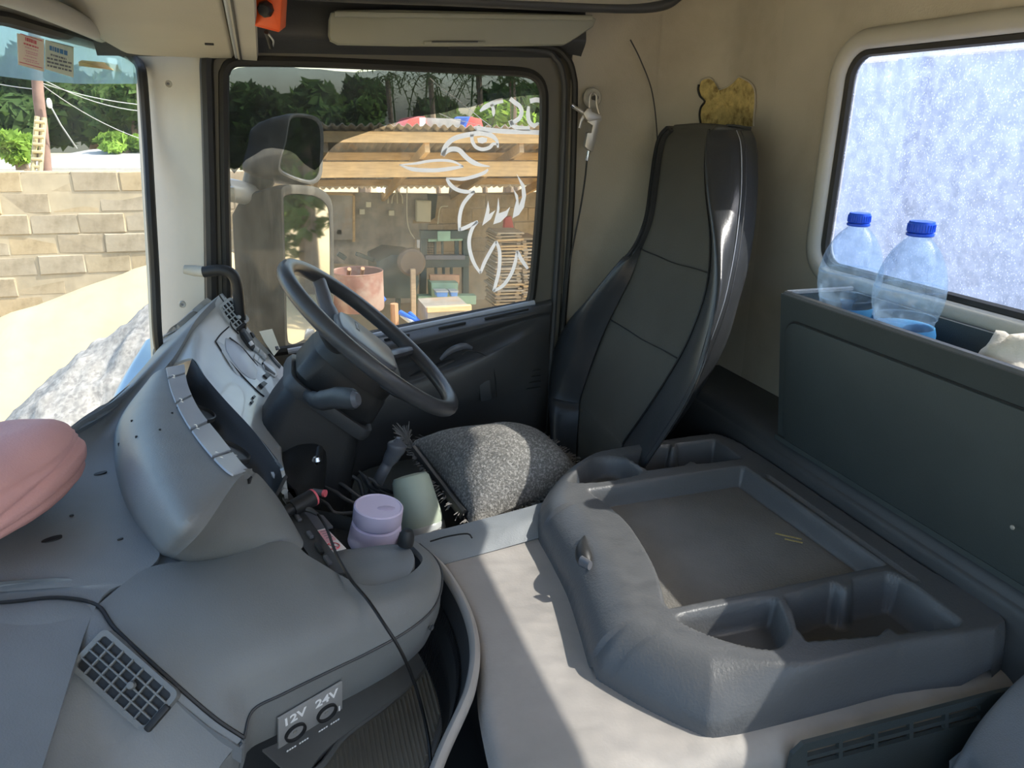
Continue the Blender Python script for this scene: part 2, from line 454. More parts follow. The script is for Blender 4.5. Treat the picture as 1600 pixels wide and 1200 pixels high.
# curved corner + side panel behind the door
path = [V(.742, YD, 0), V(.80, YD + .002, 0), V(.90, YD + .002, 0), V(.965, YD - .002, 0)]
for k in range(1, 9):
    a = math.radians(90 * k / 9); path.append(V(.95 + .16 * math.sin(a), YD - .16 + .16 * math.cos(a), 0))
path += [V(XR, 1.64, 0), V(XR, 1.55, 0)]
def wallgrid(pth, zs, bulge=None):
    return [[V(p.x, p.y, z) + (bulge(p, z) if bulge else V(0, 0, 0)) for z in zs] for p in pth]
pp = spline(path, 3)
zs = [1.11 + (2.83 - 1.11) * k / 40 for k in range(41)]
def bl(p, z):
    d = .012 * math.exp(-((p.x - .86) / .09) ** 2) * sstep(2.0, 2.3, z)
    return V(0, d, 0)
G = wallgrid(pp, zs, bl)
struct('wall_right', shell(G, .03), M_liner)
# seam line of the side panel
seam = thing('trim_1', kind='structure', loc=(.95, 1.85, 2.3))
pts = spline([px(985, 62, y=1.848), px(1000, 92, y=1.848), px(1018, 140, y=1.845), px(1026, 200, y=1.842), px(1027, 260, y=1.84), px(1025, 330, y=1.84)], 8)
mk('seam', *tube(pts, .0018, 6), M_dark, seam)
# rear window: seal, beige trim surround, glass
win3 = thing('window_3', kind='structure', loc=(XR, .56, 2.2))
def ring(r1, r2, z0, z1):
    """ring between two equal length outlines"""
    n = len(r1); vs = [V(p[0], p[1], z0) for p in r1] + [V(p[0], p[1], z1) for p in r2]
    return vs, [[i, (i + 1) % n, n + (i + 1) % n, n + i] for i in range(n)]
def ringtube(outl, r, M, seg=8, flat=1.0):
    return tube([M @ V(p[0], p[1], 0) for p in outl], r, seg, closed=True, flat=flat)
cy, cz = (wy0 + wy1) / 2, (wz0 + wz1) / 2
WW, WH = wy1 - wy0, wz1 - wz0
mk('window_trim', *ringtube(rrect(WW + .03, WH + .03, .07, 8, cy, cz), .019, on_x(XR - .002), 10), M_pillar, win3)
mk('rubber_seal', *ringtube(rrect(WW - .01, WH - .01, .05, 8, cy, cz), .011, on_x(XR + .008), 8), M_rubber, win3)
mk('pane', *tf(prism(rrect(WW, WH, .055, 6, cy, cz), .005), on_x(XR + .012)), M_glass_rear, win3, smooth=False)
# low ledge of the rear wall behind the tunnel
G = net([[V(.958, y, 1.46), V(.956, y, 1.81), V(.964, y, 1.865), V(.99, y, 1.882), V(1.11, y, 1.884)] for y in (-.45, .2, .8, 1.3, 1.66)], 4, 6)
struct('trim_2', shell(G, .01), M_dark)

# ------------------------------------------------------------ windscreen
def ws_x(y, z):
    pts = [(1.89, -.272), (1.75, -.305), (1.55, -.337), (1.3, -.368), (1.0, -.398), (.6, -.418), (.2, -.418), (-.2, -.395), (-.5, -.34)]
    for (a, xa), (b, xb) in zip(pts, pts[1:]):
        if y >= b or b == -.5:
            t = (a - y) / (a - b); t = max(-.2, min(1, t)); x = xa + (xb - xa) * t; break
    return x + .066 * (z - 1.98)
def ws(u, v, off=0.0):
    """point of the windscreen (or a sheet `off` inside it) at photo pixel"""
    p = px(u, v, x=-.35)
    for _ in range(12): p = px(u, v, x=ws_x(p.y, p.z) + off)
    return p
win1 = thing('window_1', kind='structure', loc=(-.35, 1.2, 1.98))
ys = [1.885 - (1.885 + .5) * k / 40 for k in range(41)]
G = [[V(ws_x(y, z) - .006, y, z) for z in [1.93 + .76 * k / 10 for k in range(11)]] for y in ys]
mk('pane', *shell(G, .005), M_glass_ws, win1)
# corner seal of the windscreen, going up the pillar and along the top
sp = [ws(246, 560), ws(240, 520), ws(236, 430), ws(230, 330), ws(224, 220), ws(217, 125), ws(213, 104), ws(203, 91), ws(180, 80), ws(130, 66), ws(60, 46), ws(0, 29), ws(-90, 5)] + [V(ws_x(y, 2.665), y, 2.665) for y in (.8, .3, -.1, -.48)]
sp = spline([p + V(.008, -.004, 0) for p in sp], 8)
mk('rubber_seal', *tube(sp, .0105, 8), M_rubber, win1)
sp2 = [p + V(.012, -.006, .006) for p in spline([ws(196, 78), ws(165, 66), ws(130, 52), ws(60, 30), ws(0, 10), ws(-90, -18)] + [V(ws_x(y, 2.69), y, 2.69) for y in (.8, .3, -.1, -.48)], 8)]
mk('top_molding', *tube(sp2, .015, 8), M_frame, win1)
bl_pts = [V(ws_x(y, 2.70) + .055, y, 2.70) for y in (-.45, 0, .5)] + [ws(u, v, .055) for u, v in ((-60, -36), (0, -14), (60, 8), (120, 34), (165, 58), (196, 76))]
mk('rolled_blind', *tube(spline(bl_pts, 5), [.016] * 37 + [.014, .012, .009, .005], 12), M_pillar, win1)
# A pillar cover
def arow(v, ul, ur):
    a = ws(ul, v, .012); b = px(ur, v, y=1.865)
    return [a + V(-.02, .05, 0), a, lerp(a, b, .33) + V(.004, -.012, 0), lerp(a, b, .7) + V(.004, -.012, 0), b, b + V(.01, .05, 0)]
pil = thing('trim_3', kind='structure', loc=(-.18, 1.85, 1.9))
patch('pillar_cover', [arow(40, 214, 318), arow(88, 221, 319), arow(200, 226, 322), arow(320, 233, 326), arow(430, 239, 329), arow(530, 244, 332), arow(640, 250, 340)], M_pillar, pil, 6, 5, th=.008)
for (u, v) in ((263, 131), (285, 476)):
    p = px(u, v, y=1.842); n = (CAM - p).normalized()
    Mf = frame(p + n * .004, V(1, .15, 0), V(0, 0, 1))
    n2 = V(.12, -1, 0).normalized()
    Mf = frame(p, V(1, .12, 0), V(0, .0, -1))      # Z towards -y
    if Mf.col[2].y > 0: Mf = frame(p, V(1, .12, 0), V(0, 0, 1))
    sc = mk('screw', *lathe([(.0075, -.01), (.0075, .001), (.006, .0025), (.0035, .0005), (.002, .0005)], 16, Mf), M_pillar, pil)
    mk('screw_socket', *lathe([(.0028, 0), (.0026, .0016), (.001, .0008)], 8, Mf), M_txt, sc)

# ------------------------------------------------------------ driver's door
door = thing('door_1', kind='structure', loc=(.3, YD, 1.2))
Hpx = [(349, 135), (351, 112), (360, 99), (385, 95), (500, 97), (640, 103), (760, 109), (815, 112), (838, 120), (849, 138), (851, 170),
       (848, 260), (842, 350), (834, 440), (829, 470), (815, 478), (720, 496), (620, 516), (520, 536), (440, 549), (375, 556), (359, 548), (356, 530), (354, 430), (351, 300)]
YF = 1.868
hole = [(p.x, p.z) for p in (px(u, v, y=YF) for u, v in Hpx)]
hole = [(q.x, q.y) for q in spline([V(a, b, 0) for a, b in hole], 3, closed=True)]
Opx = [(314, 80), (330, 66), (420, 60), (700, 66), (850, 70), (878, 80), (891, 105), (894, 150), (886, 330), (874, 500), (862, 640)]
outl = [(p.x, p.z) for p in (px(u, v, y=YF) for u, v in Opx)]
outl = [(-.16, 1.45), (-.158, 2.02)] + outl + [(.745, 1.7), (.745, 1.45)]
mk('door_frame', *tf(holed(outl, hole, .035), on_y(YF - .0)), M_frame, door)
# window channel: rubber lining, door seal
mk('window_channel', *ringtube(hole, .012, on_y(YF + .004), 8), M_rubber, door)
dk = [px(u, v, y=1.86) for u, v in ((333, 560), (331, 450), (328, 300), (324, 150), (323, 96), (332, 82), (345, 80))]
mk('front_seal', *tube(spline(dk, 6), .014, 8, flat=1.0), M_black, door)
dk = [px(u, v, y=1.856) for u, v in ((700, 72), (840, 78), (868, 92), (879, 115), (882, 160), (876, 320), (866, 480), (854, 660), (848, 760))]
mk('rear_seal', *tube(spline(dk, 8), .008, 8), M_dark, door)
dk = [px(u, v, y=1.850) for u, v in ((760, 66), (856, 72), (885, 90), (896, 118), (898, 160), (893, 320), (882, 480), (868, 640), (862, 720))]
mk('body_seal', *tube(spline(dk, 8), .0085, 8), M_rubber, door)
mk('sill_pillar', *tf(box((.12, .02, .62), .004), Matrix.Translation((.735, 1.885, 1.75))), M_black, door)
# moulded inner panel
def dl(pts): return [px(u, v, y=y) for u, v, y in pts]
sill = [(470, 549, 1.85), (560, 533, 1.85), (640, 517, 1.85), (720, 500, 1.85), (780, 488, 1.85), (838, 476, 1.85), (862, 470, 1.853)]
rows = [dl([(u, v - 4, 1.872) for u, v, y in sill]),
        dl(sill),
        dl([(u, v + 4, 1.835) for u, v, y in sill]),
        dl([(480, 578, 1.80), (570, 556, 1.80), (650, 538, 1.80), (726, 519, 1.805), (783, 504, 1.81), (840, 490, 1.82), (862, 486, 1.842)]),
        dl([(490, 600, 1.835), (580, 580, 1.835), (655, 562, 1.835), (728, 538, 1.835), (785, 515, 1.832), (838, 497, 1.832), (860, 494, 1.845)]),
        dl([(500, 620, 1.80), (600, 600, 1.79), (675, 578, 1.785), (735, 560, 1.775), (785, 541, 1.775), (832, 512, 1.81), (860, 505, 1.845)]),
        dl([(505, 640, 1.775), (610, 612, 1.765), (690, 588, 1.76), (742, 568, 1.755), (792, 546, 1.76), (834, 528, 1.80), (858, 520, 1.846)]),
        dl([(510, 680, 1.77), (620, 650, 1.765), (700, 628, 1.76), (750, 610, 1.76), (800, 590, 1.77), (834, 575, 1.80), (857, 565, 1.846)]),
        dl([(515, 720, 1.80), (640, 690, 1.80), (710, 668, 1.80), (760, 650, 1.80), (800, 635, 1.80), (832, 625, 1.81), (855, 620, 1.846)]),
        dl([(540, 820, 1.82), (650, 800, 1.82), (720, 780, 1.82), (770, 760, 1.82), (800, 750, 1.82), (828, 740, 1.82), (850, 730, 1.846)]),
        [V(x, 1.82, 1.45) for x in (.0, .15, .3, .4, .5, .6, .69)]]
patch('inner_panel', rows, M_door, door, 5, 5, th=.006)
# demister slots, pull handle, latch lever, map pocket ribs
for (a, b) in (((685, 508), (728, 499)), ((757, 493), (826, 478)), ((600, 526), (640, 518))):
    p, q = px(a[0], a[1] + 5, y=1.826), px(b[0], b[1] + 5, y=1.826)
    Mf = frame((p + q) / 2, q - p, V(0, 0, 1))
    mk('demister_slot', *tf(prism(rrect((q - p).length, .007, .003), .003, .001), Mf @ Matrix.Translation((0, 0, -.001))), M_black, door)
# pull recess + lever
g = [px(u, v, y=y) for u, v, y in ((662, 592, 1.80), (690, 572, 1.80), (728, 556, 1.79), (752, 560, 1.775), (748, 572, 1.765), (700, 590, 1.765))]
mk('pull_recess', *tube(spline([px(640, 590, y=1.79), px(675, 578, y=1.795), px(710, 563, y=1.79)], 6), [.004, .006, .008, .009, .01, .011, .012, .012, .012, .011, .01, .008, .005], 10), M_black, door)
lv = [px(u, v, y=1.768) for u, v in ((688, 562), (704, 548), (724, 541), (738, 544))]
mk('latch_lever', *tube(spline(lv, 5), [.004, .005, .006, .007, .008, .008, .009, .009, .009, .009, .008, .008, .007, .006, .005, .004], 10, flat=.6), M_hub, door)
lv = [px(u, v, y=1.757) for u, v in ((722, 553), (735, 548), (755, 554), (768, 566), (774, 590), (776, 620))]
mk('armrest_seam', *tube(spline(lv, 6), .0014, 6), M_black, door)
p = px(758, 610, y=1.762)
mk('window_switch', *tf(prism(rrect(.03, .055, .006), .006, .002), frame(p, V(1, 0, .1), V(0, 0, 1)) @ Matrix.Translation((0, 0, -.001))), M_dark, door)
for k in range(4):
    a, b = px(800, 583 + k * 9, y=1.80), px(845, 578 + k * 9, y=1.80)
    mk('pocket_rib', *tube([a, b], .0022, 6), M_black, door)
# door glass, tint film, decal are parts of window_2
win2 = thing('window_2', kind='structure', loc=(.28, YF + .02, 1.95))
mk('pane', *tf(prism([(lerp(.27, a, 1.03), lerp(2.3, b, 1.03)) for a, b in hole], .004), on_y(YF + .020)), M_glass_door, win2, smooth=False)
mk('sill_rail', *tube([px(u, v, y=1.858) for u, v in ((450, 549), (560, 529), (700, 501), (835, 473))], .0075, 8), M_strip, win2)
Fpx = [(352, 113), (372, 106), (400, 103), (430, 102), (445, 103), (470, 107), (500, 108), (525, 111), (556, 113), (590, 110), (640, 112), (680, 109), (702, 106), (760, 110), (805, 112), (828, 117), (842, 129), (849, 145),
       (850, 148), (824, 149), (800, 152), (782, 156), (762, 158), (748, 164), (733, 168), (716, 169), (698, 175), (680, 178), (656, 181), (628, 189), (600, 197), (572, 207), (548, 215), (536, 219), (523, 227), (512, 238), (505, 248), (499, 260), (492, 266), (484, 262), (474, 255),
       (462, 241), (453, 236), (440, 233), (425, 231), (412, 233), (396, 243), (384, 250), (374, 262), (366, 271), (358, 262), (351, 252)]
fl = [px(u, v, y=YF + .016) for u, v in Fpx]
mk('tint_film', *tf(prism([(p.x, p.z) for p in fl], .0012), on_y(YF + .016)), M_film, win2, smooth=False, label='dark torn tint film with ragged lower edge')
# ---- white outline emblem stuck on the glass, traced in its own plane
YG = YF + .0145
def dz(pts, sx=3.75, ox=580, oy=180):
    out = []
    for a, b in pts:
        p = px(ox + a / sx, oy + b / sx, y=YG); out.append((p.x, p.z))
    return out
K = 1 / 3.75 * 1.63 / 1000          # photo pixel of the zoom -> metres on the glass
def dstroke(pts, wpx, taper=(1, 1), n=4):
    q = spline([V(a, b, 0) for a, b in dz(pts)], n)
    m = len(q); ws_ = []
    for i in range(m):
        t = i / (m - 1); f = min(1, taper[0] + (1 - taper[0]) * t * 4) * min(1, taper[1] + (1 - taper[1]) * (1 - t) * 4)
        ws_.append(wpx * K * f)
    return stroke([(p.x, p.y) for p in q], ws_)
dg_ = Geo(); My = on_y(YG)
def poly(pts):
    q = dz(pts); return [V(a, b, 0) for a, b in q], [list(range(len(q)))]
dg_.add(dstroke([(420, 238), (428, 200), (450, 165), (490, 135), (560, 116), (640, 106), (700, 118), (735, 148), (743, 190)], 27, (1, .4)), My)
dg_.add(dstroke([(418, 236), (440, 212), (475, 198), (515, 205), (550, 240), (590, 272), (640, 292), (695, 300)], 27, (.9, .2)), My)
dg_.add(dstroke([(590, 112), (592, 150), (612, 185), (650, 200), (692, 190), (715, 168), (742, 172)], 20, (1, .5)), My)
dg_.add(poly([(620, 135), (650, 128), (680, 134), (676, 158), (650, 166), (626, 160)]), My)
dg_.add(dstroke([(607, 80), (620, 76), (700, 88), (800, 96), (900, 98), (990, 102)], 26), My)
dg_.add(dstroke([(165, 290), (260, 283), (330, 270), (410, 264), (480, 272), (540, 300)], 15, (.3, .5)), My)
dg_.add(dstroke([(165, 290), (230, 314), (300, 322), (390, 322), (470, 312), (540, 300)], 22, (.3, .6)), My)
dg_.add(dstroke([(685, 318), (660, 338), (600, 360), (530, 374), (440, 370)], 20, (.6, .4)), My)
for seg_ in ([(443, 372), (462, 405), (500, 435), (550, 448), (608, 448)], [(606, 446), (570, 480), (535, 530), (518, 600), (517, 678)], [(515, 672), (560, 655), (625, 622)],
             [(622, 625), (592, 665), (574, 730), (580, 800), (604, 870), (640, 925)], [(640, 925), (665, 860), (700, 795), (732, 740)], [(732, 738), (752, 800), (750, 900), (732, 980), (716, 1032)],
             [(716, 1032), (770, 1000), (815, 940), (842, 870), (855, 795)], [(855, 795), (880, 845), (918, 900)]):
    dg_.add(dstroke(seg_, 22, (.7, .7)), My)
dg_.add(poly([(685, 500), (694, 555), (690, 580), (728, 556), (700, 610), (650, 648), (672, 565)]), My)
dg_.add(poly([(745, 480), (752, 545), (748, 575), (790, 560), (815, 535), (795, 590), (758, 626), (715, 640), (736, 560)]), My)
dg_.add(poly([(805, 395), (835, 440), (850, 500), (838, 545), (828, 604), (865, 585), (895, 540), (908, 470), (900, 410), (852, 345), (880, 420), (884, 480), (866, 530), (860, 470)]), My)
dg_.make('emblem_decal', M_decal, win2, smooth=False, label='white outline of a crowned bird-like griffin head')
# curled crown above the head, worn
lt = Geo()
def pstroke(pts, wpx, taper=(1, 1)): return dstroke([((u - 580) * 3.75, (v - 180) * 3.75) for u, v in pts], wpx * 3.75, taper)
lt.add(pstroke([(797, 154), (804, 160), (812, 166), (815, 175), (812, 184), (804, 190), (797, 193)], 6.5), My)
lt.add(pstroke([(797, 188), (801, 196), (812, 200), (828, 201)], 6.5), My)
lt.add(pstroke([(826, 166), (825, 178), (827, 190), (834, 196), (842, 192)], 6.5, (.6, .5)), My)
lt.add(pstroke([(828, 158), (838, 156), (848, 158)], 7), My)
lt.add(pstroke([(750, 174), (757, 168), (766, 163), (776, 159), (786, 157)], 7, (.4, 1)), My)
lt.add(pstroke([(768, 163), (771, 172), (771, 182)], 5, (1, .2)), My)
lt.make('emblem_crown', M_decal, win2, smooth=False)
ck = [px(u, v, y=YG) for u, v in ((672, 122), (690, 138), (712, 153), (735, 172), (752, 186), (768, 198))]
mk('glass_crack', *tube(ck, .0009, 5), M_decal, win2)
ck = [px(u, v, y=YG) for u, v in ((686, 177), (705, 185), (730, 191), (752, 196))]
mk('glass_crack', *tube(ck, .0007, 5), M_decal, win2)

# ---- things stuck on the windscreen: sun strip, stickers, tape
def wsheet(name, pts, m, parent, off, th=.0006, **k):
    q = [ws(u, v, off) for u, v in pts]; n = len(q)
    return mk(name, q + [p + V(-th, 0, 0) for p in q], [list(range(n)), list(range(2 * n - 1, n - 1, -1))] + [[i, (i + 1) % n, n + (i + 1) % n, n + i] for i in range(n)], m, parent, smooth=False, **k)
def wgrid(cols, off, n=8):
    return [[ws(u, lerp(v0, v1, j / n), off) for j in range(n + 1)] for u, v0, v1 in cols]
cols = [(-420, -105, 12), (-250, -48, 62), (-160, -20, 88), (-90, 0, 104), (-40, 14, 112), (0, 25, 119), (40, 36, 124), (80, 48, 128), (120, 58, 131), (160, 70, 131), (190, 79, 131), (208, 90, 131), (214, 104, 131)]
mk('sun_strip', *shell(wgrid(cols, .003), .0008), M_sunstrip, win1, label='faded blue sun strip across the windscreen top')
st1 = wsheet('danger_sticker', [(27, 52), (69, 61), (69, 112), (29, 101)], M_paper1, win1, .007, label='cream sticker with red printing')
st2 = wsheet('address_sticker', [(71, 62), (115, 73), (115, 121), (71, 108)], M_paper2, win1, .007, label='beige sticker with blue heading and dark lines')
wsheet('masking_tape_strip', [(123, 97), (128, 94), (160, 97), (184, 101), (187, 112), (180, 110), (150, 106), (124, 103)], M_tape, win1, .007)
def wsframe(u, v, off=.0085):
    o = ws(u, v, off); a = ws(u + 6, v + 1.5, off) - o; b = ws(u, v - 6, off) - o
    return frame(o, a, b)
# the printing is too small to read: broken lines of print at their places and lengths
def print_line(u0, v0, u1, v1, h, m, par, seed, name='print_line'):
    r = random.Random(seed); g = Geo(); t = 0.0
    while t < 1:
        l = r.uniform(.07, .2); e = min(1, t + l)
        q = [ws(lerp(u0, u1, tt), lerp(v0, v1, tt) + dv, .0085) for tt, dv in ((t, -h), (e, -h), (e, h), (t, h))]
        g.add((q, [[0, 1, 2, 3]])); t = e + r.uniform(.02, .05)
    g.make(name, m, par, smooth=False)
print_line(39.5, 60.5, 57.5, 67, 2.8, M_red, st1, 1, 'heading')
for k, (u0, u1, v0, v1) in enumerate(((37, 60, 67.5, 75), (39, 60, 73, 80), (40, 60, 79, 85), (41, 59, 82.5, 87.5), (39.5, 58, 86.5, 92), (36.5, 58, 91, 96.5), (40, 61, 95, 100))):
    print_line(u0, v0, u1, v1, .8 if k else 1.3, M_red if k == 0 else M_pinkp, st1, 10 + k)
for (u, v, u2, v2) in ((32, 52.5, 66, 64), (31, 97, 66, 106.5)):
    mk('border_line', *tube([ws(u, v, .0085), ws(u2, v2, .0085)], .0006, 4), M_red, st1)
print_line(77.5, 74.5, 105.5, 83.5, 3.6, M_bluep, st2, 30, 'heading')
for k, (u0, u1, v0, v1) in enumerate(((79, 104, 85, 92.5), (73.5, 112, 90.5, 99), (73.5, 112, 96, 105.5), (74, 112, 102, 111))):
    print_line(u0, v0, u1, v1, 1.4, M_txt, st2, 40 + k)
mk('border_line', *tube([ws(80, 64.5, .0085), ws(114, 73.5, .0085)], .0006, 4), M_txt, st2)

# ------------------------------------------------------------ overhead shelf, side header
def sh_z(y): return 2.612 + .10 * (1.85 - y)
shelf = thing('overhead_shelf', 'grey-beige overhead shelf along the top of the windscreen', 'shelf', (-.1, .7, 2.6))
rows = []
for y in (1.85, 1.6, 1.3, .9, .3, -.45):
    z = sh_z(y); xf = lerp(-.252, -.31, min(1, (1.85 - y) / .45)); xf = max(xf, -.34) - (.05 if y < 1 else 0)
    rows.append([V(xf + .02, y, z + .08), V(xf + .004, y, z + .03), V(xf + .012, y, z + .004), V(-.12, y, z), V(-.05, y, z + .001), V(-.037, y, z + .004), V(-.032, y, z + .02), V(-.034, y, z + .07)])
patch('shelf_underside', rows, M_header, shelf, 4, 4, th=.008, face=(0, 0.8, 1.8))
G = [[V(-.026, y, sh_z(y) + .03), V(-.026, y, sh_z(y) - .001), V(.012, y, sh_z(y) - .002), V(.016, y, sh_z(y) + .012), V(.016, y, sh_z(y) + .09)] for y in (1.85, .7, -.45)]
mk('shelf_lip', *shell(G, -.006), M_pillar, shelf)
mk('lip_bead', *tube([V(-.029, 1.85, sh_z(1.85) + .004), V(-.029, -.45, sh_z(-.45) + .004)], .0035, 8), M_strip, shelf)
mk('lip_groove', *tube([V(-.020, 1.85, sh_z(1.85) - .002), V(-.020, -.45, sh_z(-.45) - .002)], .0022, 8), M_black, shelf)
p = px(327, 69, z=sh_z(1.72) - .002)
mk('clip_slot', *tf(box((.016, .006, .004), .001), Matrix.Translation(p)), M_black, shelf)
# side header above the door (dark rail + recess)
hd = thing('trim_4', kind='structure', loc=(.4, 1.85, 2.65))
G = [[V(x, 1.875, 2.615 + .02 * (x + .1)), V(x, 1.862, 2.632 + .02 * (x + .1)), V(x, 1.84, 2.655 + .02 * (x + .1)), V(x, 1.838, 2.69), V(x, 1.85, 2.75), V(x, 1.85, 2.83)] for x in (-.30, 0, .3, .6, .765)]
patch('header_rail', G, M_dark, hd, 3, 4, th=.008)
G = [px(u, v, y=1.74) for u, v in ((430, -12), (560, -5), (700, 0), (850, 7), (980, 12), (1035, 8), (1060, -6), (1080, -25))]
mk('roof_molding', *tube(spline(G, 6), .012, 10, flat=1.0), M_dark, hd)
G = [[px(u, v0, y=1.80), px(u, v0 - 5, y=1.74), px(u, v0 - 14, y=1.72), V(px(u, v0, y=1.7).x, 1.5, 2.815)] for u, v0 in ((380, -6), (560, 2), (700, 7), (850, 13), (980, 17), (1040, 10))]
patch('roof_edge_liner', G, M_header, hd, 4, 4, th=.006, face=(.4, .8, 2))
# grab handle on the pillar
gh = thing('grab_handle', 'black grab handle on the front pillar beside the side vent', 'handle', px(345, 470, y=1.80))
hp = spline([px(318, 425, y=1.80), px(345, 422, y=1.79), px(362, 428, y=1.785), px(370, 445, y=1.785), px(374, 480, y=1.79), px(378, 525, y=1.80)], 6)
mk('bar', *tube(hp, .0125, 12), M_black, gh)
mk('mount', *tube([px(288, 421, y=1.835), px(304, 423, y=1.83), px(322, 425, y=1.805)], [.010, .0125, .012], 12), M_pillar, gh)
# ================================================================ dashboard
dash = thing('dashboard', 'moulded grey dashboard with instrument hood and rounded centre console', 'dashboard', (-.2, .9, 1.5))
def Q(*p): return [px(u, v, z=z) for u, v, z in p]
# top pad, from the windscreen base to the hood and console
rows = [[V(-.262, 1.90, 2.0), px(282, 512, y=1.86), px(318, 480, y=1.84), px(347, 458, y=1.80)],
        [px(246, 546, y=1.87), px(276, 517, y=1.855), px(312, 486, y=1.83), px(338, 466, y=1.79)],
        Q((212, 587, 2.0), (245, 555, 2.03), (280, 524, 2.062), (306, 500, 2.085)),
        Q((165, 636, 2.0), (200, 609, 2.012), (240, 578, 2.022), (270, 560, 2.035)),
        Q((100, 674, 2.0), (130, 674, 1.985), (165, 664, 1.978), (190, 652, 1.985)),
        Q((20, 735, 2.0), (80, 737, 1.968), (130, 727, 1.958), (180, 705, 1.955)),
        Q((-70, 805, 2.0), (20, 822, 1.96), (100, 824, 1.948), (200, 782, 1.945)),
        Q((-140, 865, 2.0), (-30, 882, 1.958), (100, 884, 1.942), (250, 858, 1.932)),
        Q((-210, 925, 2.0), (-90, 928, 1.955), (60, 918, 1.938), (210, 905, 1.925)),
        Q((-240, 955, 2.0), (-120, 955, 1.955), (0, 944, 1.938), (150, 947, 1.922)),
        [V(-.455, .62, 2.0), V(-.40, .64, 1.95), V(-.33, .66, 1.93), V(-.25, .66, 1.905)],
        [V(-.46, .1, 2.0), V(-.40, .1, 1.95), V(-.33, .1, 1.93), V(-.25, .1, 1.905)],
        [V(-.43, -.45, 2.0), V(-.39, -.45, 1.95), V(-.33, -.45, 1.93), V(-.25, -.45, 1.905)]]
for r in rows: r.insert(0, V(min(r[0].x - .012, ws_x(r[0].y, 1.95) + .004), r[0].y, r[0].z - .05))
patch('top_pad', rows, M_dash, dash, 6, 7, th=.012)
patch('pad_corner', [Q((200, 830, 1.925), (250, 850, 1.922), (310, 860, 1.918)), Q((190, 880, 1.922), (240, 885, 1.920), (310, 885, 1.918)), Q((180, 930, 1.915), (240, 925, 1.914), (310, 915, 1.912))], M_dash, dash, 4, 4, th=.004)
PADG = net(rows, 6, 7)
# console: smooth nose between the top pad and the tunnel
pod = [Q((380, 1154, 1.798), (330, 1120, 1.83), (250, 1050, 1.885), (180, 985, 1.912), (150, 947, 1.920)),
       Q((394, 1110, 1.810), (345, 1050, 1.865), (295, 990, 1.90), (260, 935, 1.921), (225, 890, 1.928)),
       Q((440, 1085, 1.814), (410, 1020, 1.868), (375, 960, 1.902), (345, 910, 1.92), (300, 874, 1.928)),
       Q((520, 1046, 1.813), (500, 990, 1.862), (470, 930, 1.895), (450, 885, 1.912), (440, 846, 1.922)),
       Q((580, 1017, 1.81), (565, 978, 1.846), (540, 943, 1.872), (515, 912, 1.886), (488, 872, 1.897)),
       Q((640, 983, 1.806), (630, 957, 1.832), (612, 938, 1.85), (592, 927, 1.858), (568, 914, 1.862)),
       Q((678, 948, 1.802), (674, 928, 1.82), (664, 914, 1.832), (650, 904, 1.838), (630, 902, 1.84)),
       Q((690, 908, 1.80), (686, 894, 1.812), (680, 886, 1.820), (672, 880, 1.825), (660, 876, 1.828)),
       Q((682, 876, 1.795), (676, 868, 1.808), (668, 862, 1.816), (660, 858, 1.82), (648, 856, 1.823)),
       Q((655, 850, 1.79), (650, 846, 1.80), (645, 844, 1.806), (640, 843, 1.81), (630, 843, 1.813))]
patch('console_top', pod, M_dashlow, dash, 7, 7, th=.010)
edge = spline([r[0] for r in pod], 6)
mk('console_seam', *tube([p + V(.001, -.001, .0005) for p in edge], .0018, 6), M_dark, dash)
# face under the seam, carrying the sockets
DR = V(-.012, .012, -.072)
G = [[p + V(.0, .0, -.001), p + DR * .5 + V(.004, -.004, 0), p + DR, p + DR + V(-.06, .05, -.02)] for p in edge]
cf = mk('console_face', *flip(shell(G, -.004)), M_dashlow, dash)
bot = [p + DR for p in edge]

# passenger side panel, left of the seam
pp0 = Q((-150, 952, 1.948), (0, 944, 1.937), (90, 936, 1.931), (150, 948, 1.920), (180, 986, 1.911), (250, 1051, 1.884), (330, 1121, 1.829), (380, 1155, 1.797))
rows = [[p + V(-.002, .004, -.03) for p in pp0], pp0,
        Q((-160, 1000, 1.944), (-20, 985, 1.934), (60, 975, 1.928), (112, 985, 1.918), (150, 1018, 1.905), (215, 1085, 1.868), (290, 1155, 1.812), (345, 1195, 1.775)),
        Q((-170, 1032, 1.93), (-40, 1026, 1.92), (40, 1022, 1.912), (85, 1030, 1.902), (125, 1060, 1.888), (185, 1128, 1.845), (255, 1200, 1.79), (310, 1250, 1.745)),
        Q((-190, 1110, 1.925), (-70, 1100, 1.912), (10, 1090, 1.90), (60, 1098, 1.886), (98, 1130, 1.868), (150, 1200, 1.82), (215, 1280, 1.76), (270, 1340, 1.70)),
        Q((-240, 1290, 1.905), (-130, 1290, 1.89), (-40, 1290, 1.87), (15, 1300, 1.85), (55, 1340, 1.83), (105, 1410, 1.78), (165, 1480, 1.72), (225, 1560, 1.65))]
last = rows[-1]
for yy, kx in ((.30, 1), (-.05, 1), (-.46, 1)):
    rows.append([V(p.x - .01, yy, p.z) for p in last])
patch('passenger_panel', rows, M_dash, dash, 6, 6, th=.01)
PPG = net(rows, 8, 8)
patch('panel_return', [[edge[0], edge[0] + DR * .5, edge[0] + DR, edge[0] + DR + V(-.02, .0, -.09)], [lerp(rows[k][-1], edge[0] + DR * (.5 * (k - 1)), .5) + V(0, 0, -.004) for k in (1, 2, 3, 4)], [rows[k][-1] + V(-.002, 0, -.003) for k in (1, 2, 3, 4)]], M_dashlow, dash, 4, 4, th=.004)
mk('panel_seam', *tube(spline([p + V(.001, 0, .002) for p in pp0], 6), .0026, 6), M_black, dash)
